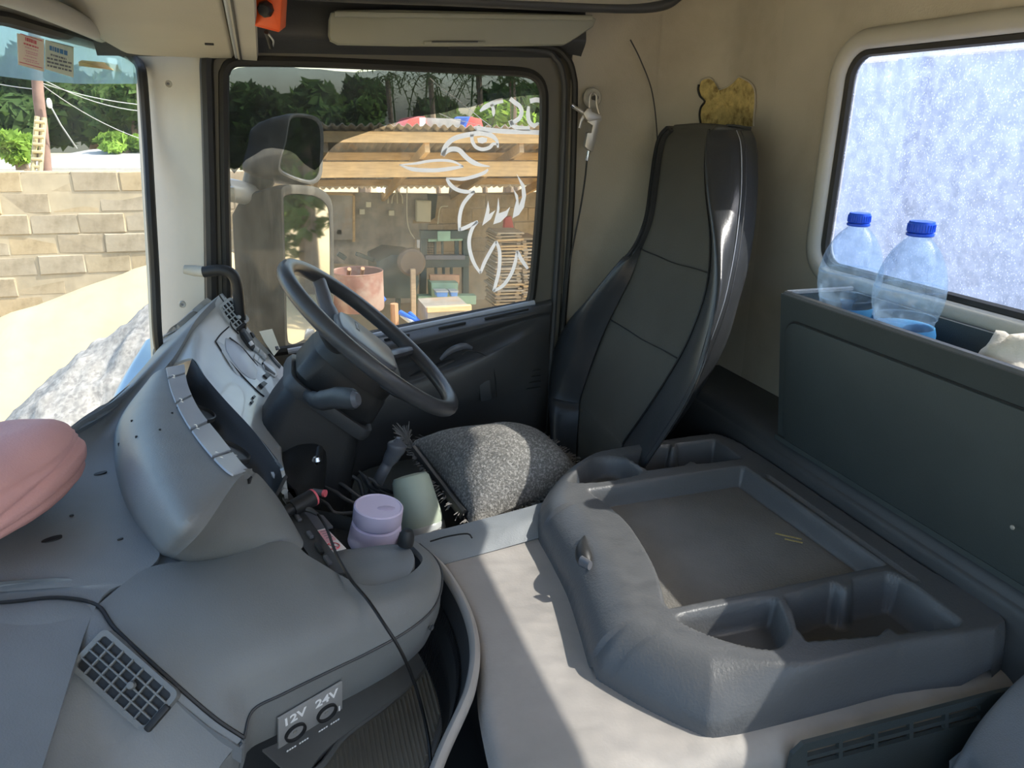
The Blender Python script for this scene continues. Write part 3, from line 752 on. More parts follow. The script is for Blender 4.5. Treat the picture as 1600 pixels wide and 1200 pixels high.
# vent in the passenger panel
vc = [surf(PPG, u, v) for u, v in ((160, 988), (268, 1080), (232, 1142), (124, 1042))]
vn = sum((q[1] for q in vc), V(0, 0, 0)).normalized(); vo_ = surf(PPG, 196, 1063)[0] + vn * .004
vc = [CAM + ray(u, v) * ((vo_ - CAM).dot(vn) / ray(u, v).dot(vn)) for u, v in ((160, 988), (268, 1080), (232, 1142), (124, 1042))]
ctr = sum(vc, V(0, 0, 0)) / 4
a = ((vc[1] - vc[0]) + (vc[2] - vc[3])) / 2; b = ((vc[0] - vc[3]) + (vc[1] - vc[2])) / 2
Mv = frame(ctr, a, b); LW, LH = a.length, b.length
def vent(parent, Mv, LW, LH, nx, ny, m, mblk, wheel=True, knob=True):
    v = mk('vent', *tf(holed(rrect(LW + .010, LH + .010, .008, 4), rrect(LW - .002, LH - .002, .004, 4), .020), Mv @ Matrix.Translation((0, 0, -.017))), m, parent)
    mk('vent_cavity', *tf(box((LW, LH, .004)), Mv @ Matrix.Translation((0, 0, -.0025))), mblk, v)
    for i in range(1, ny + 1):
        y = -LH / 2 + LH * i / (ny + 1)
        mk('vent_slat', *tf(box((LW, .0022, .006), .0006, 1), Mv @ Matrix.Translation((0, y, .002))), m, v)
    for i in range(1, nx + 1):
        x = -LW / 2 + LW * i / (nx + 1)
        mk('vent_vane', *tf(box((.0024, LH, .006), .0006, 1), Mv @ Matrix.Translation((x, 0, .0015))), m, v)
    if knob: mk('vent_knob', *tf(lathe([(.0045, 0), (.005, .004), (.004, .008), (.002, .009)], 12), Mv @ Matrix.Translation((.012, .002, .004))), m, v)
    if wheel: mk('thumb_wheel', *tf(box((.008, LH * .75, .010), .002), Mv @ Matrix.Translation((LW / 2 + .004, -.006, .002))), mblk, v)
    return v
vent(dash, Mv @ Matrix.Translation((0, 0, .002)), LW, LH, 6, 3, M_dashlow, M_black)
# ------------------------------------------------ instrument hood
inner = [(287, 570, 2.034), (292, 602, 2.036), (309, 640, 2.036), (343, 684, 2.036), (377, 727, 2.030), (394, 741, 2.020)]
outer_ = [(259, 575, 2.046), (267, 612, 2.052), (285, 652, 2.053), (314, 695, 2.053), (350, 735, 2.046), (372, 748, 2.036)]
hood = [Q((287, 570, 2.034), (259, 575, 2.046), (246, 580, 2.044), (238, 586, 2.03), (230, 594, 1.98)),
        Q(inner[1], outer_[1], (225, 632, 2.058), (197, 645, 2.028), (185, 655, 1.965)),
        Q(inner[2], outer_[2], (228, 688, 2.062), (190, 700, 2.02), (176, 706, 1.945)),
        Q(inner[3], outer_[3], (252, 752, 2.060), (208, 775, 2.01), (192, 783, 1.935)),
        Q(inner[4], outer_[4], (290, 810, 2.048), (252, 845, 1.995), (240, 856, 1.925)),
        Q(inner[5], outer_[5], (318, 826, 2.025), (283, 862, 1.975), (268, 873, 1.922))]
patch('instrument_hood', hood, M_dash, dash, 7, 6, th=.008)
HOODG = net(hood, 7, 6)
he = [hood[-1],
      Q((402, 740, 2.004), (388, 762, 2.0), (352, 828, 1.985), (312, 868, 1.952), (292, 880, 1.918)),
      Q((418, 757, 1.98), (420, 790, 1.965), (395, 835, 1.95), (350, 868, 1.932), (325, 876, 1.914)),
      Q((440, 786, 1.945), (448, 808, 1.935), (440, 836, 1.925), (410, 858, 1.917), (380, 868, 1.906)),
      Q((470, 838, 1.905), (474, 848, 1.902), (470, 858, 1.90), (450, 868, 1.895), (420, 874, 1.888))]
patch('hood_end', he, M_dashlow, dash, 7, 6, th=.008)
# shiny strip in segments along the hood edge, screws at the joints
so_, si_ = spline(Q(*outer_), 8), spline(Q(*inner), 8)
nS = len(so_); cuts = [0, 4, 12, 20, 28, 37]
for k in range(len(cuts) - 1):
    i0, i1 = cuts[k], cuts[k + 1]
    G = []
    for i in range(i0, i1 + 1):
        t = 0.0
        ii = i + (.35 if i == i0 else -.35 if i == i1 else 0)
        def at(L, f):
            j = int(f); g = f - j; j = max(0, min(nS - 2, j)); return lerp(L[j], L[j + 1], g)
        o_, n_ = at(so_, ii), at(si_, ii)
        up = (CAM - o_).normalized() * .004
        G.append([o_ + up, lerp(o_, n_, .5) + up * 1.25, n_ + up])
    mk('hood_strip', *flip(shell(G[::-1], .003)), M_strip, dash)
    if k < 4:
        o_ = lerp(so_[i1], si_[i1], .3); n = (CAM - o_).normalized()
        for s_ in (-1, 1):
            c = o_ + (so_[min(i1 + 1, nS - 1)] - so_[i1 - 1]).normalized() * (.009 * s_)
            Mf = frame(c + n * .0052, EX, n.cross(EX))
            if Mf.col[2].to_3d().dot(n) < 0: Mf = Mf @ Matrix.Rotation(math.pi, 4, 'X')
            mk('screw', *tf(lathe([(.0042, 0), (.0038, .0012), (.0016, .0012), (.0014, .0004)], 10), Mf), M_alu, dash)
# dark instrument recess with dials behind a lens
pe = [(300, 560), (322, 590), (352, 625), (392, 668), (432, 716), (446, 742)]
pey = [1.60, 1.55, 1.49, 1.40, 1.30, 1.23]
pan_edge = [px(u, v, y=y) for (u, v), y in zip(pe, pey)]
inn = Q(*inner)
rec = []
for a_, b_ in zip(inn, pan_edge):
    m1 = lerp(a_, b_, .25) + V(-.03, 0, -.055); m2 = lerp(a_, b_, .75) + V(-.02, 0, -.05)
    rec.append([a_ + V(0, 0, -.004), m1, m2, b_])
cl = patch('instrument_cluster', rec, M_black, dash, 6, 6, th=.006)
for k, (t, rr) in enumerate(((.28, .040), (.55, .052), (.80, .036))):
    i = t * 5; j = int(i); c = lerp(lerp(rec[j][1], rec[j + 1][1], i - j), lerp(rec[j][2], rec[j + 1][2], i - j), .5)
    ax = (rec[j + 1][1] - rec[j][1]); bx = rec[j][2] - rec[j][1]
    Mf = frame(c, ax, bx)
    if Mf.col[2].to_3d().dot(CAM - c) < 0: Mf = Mf @ Matrix.Rotation(math.pi, 4, 'X')
    d = mk('dial', *tf(lathe([(rr, 0), (rr, .008), (rr * .94, .009), (rr * .92, .003), (rr * .1, .002)], 28), Mf @ Matrix.Translation((0, 0, .006))), M_dark, cl)
    mk('needle', *tf(box((rr * .8, .002, .001)), Mf @ Matrix.Translation((rr * .3, .004, .0105)) @ Matrix.Rotation(.6 + k, 4, 'Z')), M_white, d)
mk('cluster_rod', *tube([lerp(rec[0][2], rec[0][3], .2), lerp(rec[2][1], rec[2][2], .6) + V(0, 0, .02), lerp(rec[5][1], rec[5][2], .7) + V(0, 0, .02)], .0016, 6), M_alu, cl)
# light grey control panel between the cluster and the door
def Y(*p): return [px(u, v, y=y) for u, v, y in p]
top = Y((347, 457, 1.80), (372, 487, 1.80), (395, 520, 1.795), (425, 552, 1.785), (455, 585, 1.76), (480, 625, 1.70))
cpr = [[a + V(-.02, 0, -.02) for a in Y((347, 457, 1.80), (338, 466, 1.79), (306, 500, 1.72), (270, 560, 1.60))],
       Y((348, 460, 1.80), (339, 470, 1.785), (310, 510, 1.71), (300, 560, 1.60)),
       Y((372, 492, 1.80), (356, 510, 1.765), (336, 545, 1.68), (322, 590, 1.55)),
       Y((398, 525, 1.795), (385, 548, 1.75), (365, 583, 1.64), (352, 625, 1.49)),
       Y((430, 560, 1.785), (418, 590, 1.72), (405, 625, 1.58), (392, 668, 1.40)),
       Y((458, 598, 1.75), (446, 640, 1.65), (436, 680, 1.50), (430, 716, 1.30)),
       Y((455, 650, 1.66), (445, 680, 1.56), (441, 715, 1.42), (446, 742, 1.23)),
       [a + V(.0, .02, -.12) for a in Y((455, 650, 1.66), (445, 680, 1.56), (441, 715, 1.42), (446, 742, 1.23))]]
patch('control_panel', cpr, M_panel, dash, 7, 7, th=.006)
CPG = net(cpr, 12, 12)
def cp(u, v): return surf(CPG[12:-12], u, v)
def cpf(u, v, u2, v2, off=.0):
    """frame on the panel at (u,v), X towards pixel (u2,v2), Z out"""
    p, n = cp(u, v); d = ray(u2, v2); q = CAM + d * ((p - CAM).dot(n) / d.dot(n))
    return frame(p + n * off, q - p, n.cross(q - p)), (q - p).length
def cpq(name, quad, m, h, off=0.0, bev=.001, parent=None):
    c = (sum(q[0] for q in quad) / len(quad), sum(q[1] for q in quad) / len(quad))
    M_, _ = cpf(c[0], c[1], quad[1][0] * .5 + quad[2][0] * .5, quad[1][1] * .5 + quad[2][1] * .5, off)
    n = M_.col[2].to_3d(); o = M_.translation; inv = M_.inverted(); ol = []
    for u, v in quad:
        d = ray(u, v); ol.append((inv @ (CAM + d * ((o - CAM).dot(n) / d.dot(n)))).to_2d())
    return mk(name, *tf(prism([(p.x, p.y) for p in ol], h, bev), M_), m, parent or dash)
p_, n_ = cp(363, 491); nv = (n_ * .6 + (CAM - p_).normalized() * .4).normalized(); o_ = p_ + nv * .006
def vpl(u, v): return CAM + ray(u, v) * ((o_ - CAM).dot(nv) / ray(u, v).dot(nv))
ax_v = vpl(378, 510) - vpl(350, 476); bx_v = vpl(372, 472) - vpl(356, 482)
vent(dash, frame(o_, ax_v, bx_v), ax_v.length * .92, .034, 4, 3, M_panel, M_black, wheel=True, knob=True)
cpq('switch_plate', [(347, 492), (386, 524), (452, 596), (433, 660), (396, 628), (336, 533)], M_panel, .0015, .0005, .0008)
ol = [(350, 528), (362, 530), (378, 546), (394, 566), (401, 582), (398, 594), (390, 594), (376, 583), (362, 566), (352, 548)]
cpq('oval_cover', ol, M_strip, .004, .0015, .0015)
for pts in ([(336, 534), (352, 558), (380, 590), (402, 612), (412, 620)], [(358, 528), (376, 542), (392, 560), (402, 573)], [(336, 534), (345, 522), (357, 511)], [(342, 461), (356, 484), (360, 508), (372, 522)]):
    q = [cp(u, v) for u, v in pts]
    mk('panel_gap', *tube(spline([p + n * .0015 for p, n in q], 5), .0016, 6), M_black, dash)
# light switch knob
ks = cpq('rotary_switch', [(372, 515), (380, 514), (392, 528), (397, 543), (394, 549), (386, 542), (376, 528)], M_black, .006, .001, .002)
M_, l = cpf(383, 531, 392, 545, .006)
mk('knob_grip', *tf(box((.034, .007, .014), .002), M_), M_dark, ks); mk('knob_mark', *tf(box((.010, .0072, .0145), .001), M_ @ Matrix.Translation((.014, 0, .0004))), M_labelw, ks)
cpq('small_switch', [(390, 520), (394, 520), (398, 526), (395, 529)], M_black, .004, .001, .001)
for qd in ([(398, 553), (404, 558), (401, 566), (395, 561)], [(406, 546), (412, 551), (409, 558), (403, 553)], [(404, 559), (410, 564), (407, 571), (401, 566)], [(411, 551), (417, 556), (414, 564), (408, 559)], [(397, 540), (404, 545), (402, 552), (395, 547)]):
    cpq('push_button', qd, M_panel, .0035, .001, .001)
rk = cpq('rocker_switch', [(410, 566), (427, 577), (432, 588), (428, 592), (414, 584), (408, 574)], M_panel, .006, .001, .002)
cpq('rocker_gap', [(408, 568), (412, 572), (428, 586), (427, 589), (412, 580)], M_black, .0062, .001, .0005, rk)
cpq('slot_tray', [(418, 554), (421, 553), (439, 572), (437, 576)], M_dark, .002, .001, .0005)
for u, v in ((415, 588), (409, 602)):
    cpq('rocker_switch', [(u - 6, v), (u, v - 4), (u + 6, v), (u, v + 6)], M_black, .007, .001, .0015)
for u, v in ((396, 621), (393, 629)):
    cpq('plug_socket', [(u - 3, v), (u, v - 2.5), (u + 3, v), (u, v + 3)], M_black, .003, .001, .0008)
cpq('note_paper', [(405, 518), (425, 514), (437, 545), (428, 556), (413, 534)], M_cream, .0008, .012, 0)
cpq('key_switch', [(425, 545), (430, 544), (432, 550), (427, 551)], M_black, .012, .002, .001)
# console tray: floor, walls, round rubber lid, label
tz = 1.775
tro = [(425, 765), (455, 758), (500, 765), (560, 778), (610, 812), (640, 838), (662, 868), (640, 900), (600, 915), (560, 908), (510, 880), (470, 835)]
outl_ = spline([px(u, v, z=1.82 if u > 560 else 1.85) for u, v in tro], 5, closed=True)
fl_ = [V(p.x, p.y, tz) for p in outl_]
n = len(fl_)
c0 = sum(fl_, V(0, 0, 0)) / n
mk('console_tray', fl_ + [lerp(c0, p, 1.02) + V(0, 0, .03) for p in fl_] + [lerp(c0, p, 1.02) + V(0, 0, -.05) for p in fl_],
   [list(range(n))] + [[i, (i + 1) % n, n + (i + 1) % n, n + i] for i in range(n)] + [[2 * n + i, 2 * n + (i + 1) % n, (n + (i + 1) % n), n + i][::-1] for i in range(n)], M_dark, dash)
lidc = px(588, 880, z=1.835)
lo = [(x - lidc.x, y - lidc.y) for x, y in [(p.x, p.y) for p in (px(u, v, z=1.835) for u, v in ((497, 878), (520, 858), (560, 852), (615, 846), (640, 852), (648, 872), (638, 896), (612, 912), (580, 912), (548, 905), (516, 892)))]]
lo = [(q.x, q.y) for q in spline([V(a, b, 0) for a, b in lo], 4, closed=True)]
lid = mk('console_lid', *tf(prism(lo, .010, .003), Matrix.Translation(lidc + V(0, 0, -.014))), M_dash, dash)
kb = px(634, 846, z=1.84)
mk('lid_knob', *tf(lathe([(.013, -.006), (.0135, .004), (.012, .014), (.008, .021), (.003, .023)], 18), Matrix.Translation(kb) @ Matrix.Rotation(.2, 4, 'Y')), M_black, dash)
# low side rail of the tray holding clips, and the warning label
rl = spline([px(432, 772, z=1.872), px(452, 800, z=1.866), px(476, 835, z=1.86), (px(500, 870, z=1.855)), px(520, 900, z=1.85)], 5)
G = [[p + V(-.012, -.006, .0), p + V(0, 0, .004), p + V(.022, .010, -.004), p + V(.03, .014, -.05)] for p in rl]
mk('tray_rail', *shell(G, .004), M_dark, dash)
for i, s_ in ((3, .9), (7, 1.2), (11, .8), (14, 1.3), (17, 1.0)):
    p = rl[i]; t_ = (rl[i + 1] - rl[i - 1]).normalized()
    mk('rail_clip', *tf(box((.022 * s_, .007, .006), .0015), frame(p + V(.004, .002, .006), t_, V(-t_.y, t_.x, 0))), M_hub if i % 2 else M_black, dash)
lq = [px(483, 830, z=1.845), px(510, 825, z=1.845), px(541, 857, z=1.842), px(513, 864, z=1.842)]
lb = mk('warning_label', lq + [p + V(0, 0, -.0008) for p in lq], [[3, 2, 1, 0], [4, 5, 6, 7], [0, 1, 5, 4], [1, 2, 6, 5], [2, 3, 7, 6], [3, 0, 4, 7]], M_labelw, dash, smooth=False, label='white label with a pink panel and red crossed circle')
def lp(s, t, h=.0006): return lerp(lerp(lq[0], lq[1], s), lerp(lq[3], lq[2], s), t) + V(0, 0, h)
mk('pink_panel', [lp(.1, .08), lp(.93, .06), lp(.93, .58), lp(.1, .64)], [[3, 2, 1, 0]], M_pinkp, lb, smooth=False)
mk('red_mark', [lp(.15, .1, .0009), lp(.42, .1, .0009), lp(.42, .22, .0009), lp(.15, .22, .0009)], [[3, 2, 1, 0]], M_red, lb, smooth=False)
for k in range(4): mk('print_line', *tube([lp(.5, .14 + k * .1, .0009), lp(.88, .13 + k * .1, .0009)], .0005, 4), M_txt, lb)
cc = [lp(.5 + .32 * math.cos(a), .80 + .14 * math.sin(a), .0009) for a in [2 * math.pi * k / 20 for k in range(20)]]
mk('prohibition_ring', *tube(cc, .0009, 5, closed=True), M_red, lb)
mk('prohibition_bar', *tube([cc[3], cc[13]], .0008, 5), M_red, lb); mk('prohibition_bar', *tube([cc[7], cc[17]], .0006, 5), M_txt, lb)
plate_ = [px(478, 800, z=1.855), px(505, 805, z=1.85), px(520, 822, z=1.845), px(484, 829, z=1.848), px(462, 806, z=1.856)]
mk('tray_plate', plate_ + [p + V(0, 0, -.004) for p in plate_], [[4, 3, 2, 1, 0]] + [[i, (i + 1) % 5, 5 + (i + 1) % 5, 5 + i] for i in range(5)], M_hub, dash, smooth=False)
# ------------------------------------------------ socket plate with its lettering
def face_at(u, v):
    """pixel on the plane of the console face"""
    a_, b_ = edge[10], edge[26]; n = (b_ - a_).cross(DR).normalized()
    o = lerp(a_, b_, .5) + DR * .5 + V(.004, -.004, 0); d = ray(u, v)
    return CAM + d * ((o - CAM).dot(n) / d.dot(n)), (n if n.dot(CAM - o) > 0 else -n)
sq = [face_at(u, v) for u, v in ((431, 1118), (531, 1060), (531, 1102), (431, 1165))]
nn = sq[0][1]; off = nn * .004
pts = [s[0] + off for s in sq]
o_ = sum(pts, V(0, 0, 0)) / 4; Ms = frame(o_, (pts[1] - pts[0]) + (pts[2] - pts[3]), pts[0] - pts[3])
if Ms.col[2].to_3d().dot(nn) < 0: Ms = frame(o_, pts[1] - pts[0], pts[3] - pts[0])
inv = Ms.inverted()
q2 = [(inv @ p).to_2d() for p in pts]
spl = mk('socket_plate', *tf(prism([(p.x, p.y) for p in q2], .003, .001), Ms), M_plate, dash)
def sloc(u, v): p, n_ = face_at(u, v); q = inv @ (p + off); return q.x, q.y
for (u, v), s_, tu, tv in (((457, 1137), '12V', 456, 1115), ((506, 1107), '24V', 506, 1086)):
    x_, y_ = sloc(u, v)
    sk = mk('power_socket', *tf(lathe([(.0150, .002), (.0150, .006), (.0125, .0065), (.0115, .001), (.002, .0005)], 24), Ms @ Matrix.Translation((x_, y_, .0005))), M_black, dash)
    mk('socket_contact', *tf(lathe([(.003, 0), (.003, .003)], 10), Ms @ Matrix.Translation((x_, y_, .001))), M_alu, sk)
    x_, y_ = sloc(tu, tv)
    text('voltage_mark', s_, Ms @ Matrix.Translation((x_, y_, .0032)), .0205, M_white, dash, bold=.0005)
    g = Geo(); x_, y_ = sloc(u + 4, v + 21)
    for i in range(9):
        if i != 4: g.add(box((.0026, .0026, .0004)), Ms @ Matrix.Translation((x_ + (i - 4) * .0036, y_ + .001, .0033)))
    g.make('rating_print', M_white, dash, smooth=False)
x_, y_ = sloc(526, 1101)
mk('side_mark', *tf(box((.0022, .010, .0004)), Ms @ Matrix.Translation((x_, y_, .0033))), M_white, dash)
p, n_ = face_at(652, 993)
pf = lerp(edge[34], edge[35], .5) + DR * .35 + V(.006, -.006, 0)
mk('console_screw', *tf(lathe([(.005, 0), (.0045, .002), (.002, .0005)], 12), frame(pf, V(.7, .5, 0), V(0, 0, 1))), M_dark, dash)
# holes and small plugs in the top pad
for (u, v, z, rw, rh) in ((157, 740, 1.953, .010, .005), (81, 843, 1.948, .013, .006), (112, 806, 1.951, .003, .002), (188, 843, 1.935, .004, .002)):
    c = surf(PADG, u, v)[0] + V(0, 0, .001)
    mk('pad_hole', *tf(lathe([(1, -.004), (1, .0006), (.2, .0008)], 16), Matrix.Translation(c) @ Matrix.Rotation(.5, 4, 'Z') @ Matrix.Diagonal((rw, rh, 1, 1))), M_black, dash)
for (u, v, z) in ((278, 638, 2.057), (269, 646, 2.058), (250, 672, 2.062), (206, 658, 2.045), (213, 683, 2.05), (186, 694, 2.02)):
    c = surf(HOODG, u, v)[0] + V(0, 0, .0005)
    mk('pad_hole', *tf(lathe([(.0017, -.004), (.0017, .0015), (.0004, .0018)], 8), Matrix.Translation(c)), M_black, dash)
# lower cowl between console and floor
G = [[p + V(.0, .0, .0), p + V(-.06, .07, -.012), p + V(-.16, .17, -.04), V(p.x - .17, p.y + .18, 1.44)] for p in bot[:46]]
mk('lower_cowl', *shell(G, -.004), M_dark, dash)
# dark cowl below the panel around the steering column
G = [Y((446, 640, 1.66), (425, 690, 1.55), (440, 745, 1.25)),
     Y((470, 640, 1.60), (470, 690, 1.45), (455, 760, 1.28)),
     Y((500, 660, 1.55), (510, 730, 1.42), (470, 790, 1.30)),
     [V(.02, 1.70, 1.65), V(.02, 1.45, 1.62), V(.02, 1.25, 1.60)],
     [V(-.02, 1.75, 1.45), V(-.02, 1.45, 1.45), V(-.02, 1.15, 1.45)]]
patch('knee_cowl', G, M_black, dash, 6, 6, th=.005)
mk('dash_bulkhead', *tf(box((.02, 2.2, .40), .002), Matrix.Translation((-.36, .66, 1.645))), M_dark, dash)
mk('dash_side', *tf(box((.26, .02, .42), .002), Matrix.Translation((-.20, 1.835, 1.655))), M_dark, dash)
# edge rim next to the driver's opening
rim = spline(Y((432, 700, 1.40), (424, 720, 1.34), (428, 742, 1.27), (445, 768, 1.22)), 6)
mk('opening_rim', *tube(rim, .006, 8), M_panel, dash)
# ================================================================ steering wheel
A = math.radians(42)
WN = V(math.sin(A), -.075, math.cos(A)).normalized()
WC = px(581, 527, y=1.50)
e1 = (V(math.cos(A), 0, -math.sin(A)) - WN * WN.dot(V(math.cos(A), 0, -math.sin(A)))).normalized()
e2 = WN.cross(e1)                                   # towards the door
MW = Matrix((e1, e2, WN)).transposed().to_4x4(); MW.translation = WC
sw = thing('steering_wheel', 'dark grey leather-rimmed steering wheel with padded hub', 'steering wheel', WC)
RW = .211
rim_ = [MW @ V(RW * math.cos(a), RW * math.sin(a), .0) for a in [2 * math.pi * k / 72 for k in range(72)]]
mk('rim', *tube(rim_, .0162, 14, closed=True), M_wheel, sw)
for ang in (50, 128, 232, 310):
    a = math.radians(ang); d = V(math.cos(a), math.sin(a), 0)
    pts = [MW @ (d * r_ + V(0, 0, z_)) for r_, z_ in ((.05, -.045), (.09, -.04), (.14, -.028), (.180, -.012), (.207, -.002))]
    mk('spoke', *tube(spline(pts, 4), [.017] * 4 + [.0145] * 4 + [.013] * 4 + [.012] * 5, 10, flat=1.25), M_hub if ang == 128 else M_wheel, sw)
hubo = [(-.085, .045), (-.075, .070), (-.04, .085), (.03, .088), (.075, .078), (.092, .055), (.095, 0), (.092, -.055), (.075, -.078), (.03, -.088), (-.04, -.085), (-.075, -.070), (-.085, -.045), (-.088, 0)]
hubo = [(p.x, p.y) for p in spline([V(a, b, 0) for a, b in hubo], 4, closed=True)]
hb = mk('hub', *tf(prism([(a * .98, b * .98) for a, b in hubo], .062, .02), MW @ Matrix.Translation((0, 0, -.075))), M_black, sw)
mk('hub_pad', *tf(prism([(a * .80 - .006, b * .84) for a, b in hubo], .012, .006), MW @ Matrix.Translation((0, 0, -.018))), M_hub, hb)
mk('hub_badge', *tf(prism(rrect(.010, .052, .002), .0012, .0004), MW @ Matrix.Translation((-.03, .028, -.0068))), M_black, hb)
text('badge_lettering', 'SCANIA', MW @ Matrix.Translation((-.03, .028, -.0054)) @ Matrix.Rotation(math.pi / 2, 4, 'Z'), .0095, M_strip, hb)
# ------------------------------------------------ steering column, stalks
sc = thing('steering_column', 'black steering column shroud under the wheel with stalk', 'steering column', WC - WN * .3)
def sect(c, w_, h_, r_=.02):
    return [c + e1 * a + e2 * b for a, b in rrect(h_, w_, r_, 4)]
def loft(secs, cap=True):
    n = len(secs[0]); vs = [p for s_ in secs for p in s_]; fs = []
    for i in range(len(secs) - 1):
        for k in range(n):
            k2 = (k + 1) % n; fs.append([i * n + k, i * n + k2, (i + 1) * n + k2, (i + 1) * n + k])
    if cap: fs += [list(range(n))[::-1], [(len(secs) - 1) * n + k for k in range(n)]]
    return vs, fs
mk('upper_shroud', *flip(loft([sect(WC - WN * .05 + e1 * .0, .12, .15, .03), sect(WC - WN * .08 + e1 * .005, .15, .18, .03), sect(WC - WN * .13 + e1 * .01, .15, .19, .03), sect(WC - WN * .145 + e1 * .01, .13, .17, .03)])), M_black, sc)
mk('clamp_ring', *flip(loft([sect(WC - WN * .142 + e1 * .012, .16, .20, .03), sect(WC - WN * .155 + e1 * .012, .165, .205, .03), sect(WC - WN * .168 + e1 * .012, .16, .20, .03)])), M_dark, sc)
mk('lower_shroud', *flip(loft([sect(WC - WN * .165 + e1 * .012, .13, .18, .03), sect(WC - WN * .22 + e1 * .03, .15, .21, .04), sect(WC - WN * .30 + e1 * .06, .19, .24, .05), sect(WC - WN * .42 + e1 * .08, .22, .26, .06)])), M_black, sc)
s0, s1 = px(498, 626, y=1.37), px(556, 624, y=1.29)
st = mk('wiper_stalk', *tube(spline([px(480, 618, y=1.43), s0, lerp(s0, s1, .5) + V(0, 0, .004), s1], 5), [.012] * 3 + [.016] * 3 + [.019] * 4 + [.0205] * 4 + [.020, .016], 14, flat=.75), M_dark, sc)
mk('stalk_tip', *tube([s1 - V(.002, 0, 0), s1 + (s1 - s0).normalized() * .007], [.0165, .011], 14, flat=.75), M_hub, sc)
s0 = px(520, 690, y=1.22)
mk('ignition_lever', *tube([px(500, 700, y=1.36), px(497, 722, y=1.32)], [.006, .007], 10), M_black, sc)
mk('lever_ball', *tf(lathe([(.001, -.009), (.006, -.007), (.009, 0), (.006, .007), (.001, .009)], 14), Matrix.Translation(px(495, 719, y=1.315))), M_chrome, sc)

# ================================================================ driver's seat
seat = thing('driver_seat', 'high-backed driver seat in dark cloth with black leather sides', 'seat', (.62, 1.54, 1.44))
# rows up the back, read as photo columns at a given depth: v, x of the front, far edge, far panel edge, near panel edge, crest, seam, back edge
ST = [(790, 0.700, 874, 890, 902, 912, 922, 936), (712, 0.726, 868, 900, 962, 990, 1006, 1032), (690, 0.738, 866, 902, 973, 1001, 1018, 1045), (640, 0.760, 872, 920, 1008, 1038, 1053, 1080), (590, 0.781, 893, 938, 1040, 1072, 1083, 1112),
      (540, 0.802, 925, 957, 1068, 1097, 1106, 1137), (480, 0.826, 962, 980, 1092, 1117, 1128, 1155), (430, 0.845, 990, 994, 1104, 1126, 1140, 1168), (370, 0.869, 1010, 1012, 1107, 1124, 1150, 1178), (300, 0.897, 1019, 1021, 1100, 1114, 1157, 1184),
      (250, 0.918, 1025, 1027, 1099, 1110, 1158, 1184), (220, 0.933, 1032, 1034, 1102, 1110, 1156, 1181), (203, 0.947, 1045, 1047, 1106, 1114, 1150, 1174)]
rws = []
for v_, xf, uo, uf, un, uc, us, ub in ST:
    np_ = px(un, v_, x=xf); z = np_.z
    bo = .05 * sstep(380, 560, v_) + .012
    rws.append(dict(z=z, xf=xf, far=pu(uo, xf - bo * .4, z), fp=pu(uf, xf, z), npn=np_, cr=pu(uc, xf - bo * .55, z), se=pu(us, xf + .045, z), bk=pu(ub, xf + .115, z)))
def L_(r, t): return lerp(r['fp'], r['npn'], t)
front = [[L_(r, 0) + V(.006, 0, 0), L_(r, .25) + V(.012, 0, 0), L_(r, .5) + V(.014, 0, 0), L_(r, .75) + V(.012, 0, 0), L_(r, 1) + V(.006, 0, 0)] for r in rws]
patch('back_panel', front, M_cloth, seat, 6, 6, th=.02)
far = [[r['fp'] + V(.008, -.002, 0), lerp(r['fp'], r['far'], .5) + V(-.03 * min(1, (r['far'] - r['fp']).length / .05), 0, 0), r['far'], r['far'] + V(.05, .012, 0), r['far'] + V(.13, -.01, 0)] for r in rws]
patch('side_bolster', far, M_leather, seat, 6, 6, th=.01, face=(.5, 1.2, 2.3))
near = [[r['npn'] + V(.008, .002, 0), lerp(r['npn'], r['cr'], .6) + V(-.006, 0, 0), r['cr'], lerp(r['cr'], r['se'], .6) + V(-.004, -.006, 0), r['se']] for r in rws]
patch('side_bolster', near, M_leather, seat, 6, 6, th=.01, face=(.2, .6, 2.4))
nside = [[r['se'], lerp(r['se'], r['bk'], .5) + V(0, -.004, 0), r['bk'], r['bk'] + V(.012, .03, 0)] for r in rws]
patch('side_panel', nside, M_leather, seat, 6, 5, th=.008, face=(.5, .3, 2.3))
back = [[r['bk'] + V(.012, .03, 0), lerp(r['bk'], r['far'], .5) + V(.09, 0, 0), r['far'] + V(.13, -.01, 0)] for r in rws]
patch('back_shell', back, M_black, seat, 5, 6, th=.01, face=(3, 1.4, 2.2))
r = rws[-1]
topc = [[L_(r, 0) + V(.006, 0, 0), L_(r, .5) + V(.014, 0, 0), L_(r, 1) + V(.006, 0, 0), r['cr'], r['se']],
        [L_(r, 0) + V(.02, -.004, .010), L_(r, .5) + V(.03, 0, .014), L_(r, 1) + V(.025, 0, .012), r['cr'] + V(.025, .006, .009), r['se'] + V(.012, .012, .004)],
        [r['far'] + V(.12, -.02, 0), L_(r, .5) + V(.115, 0, .004), L_(r, 1) + V(.11, 0, .002), r['bk'] + V(.0, .03, 0), r['bk']]]
patch('headrest_top', topc, M_cloth, seat, 6, 6, th=.006, face=(.6, 1.0, 4))
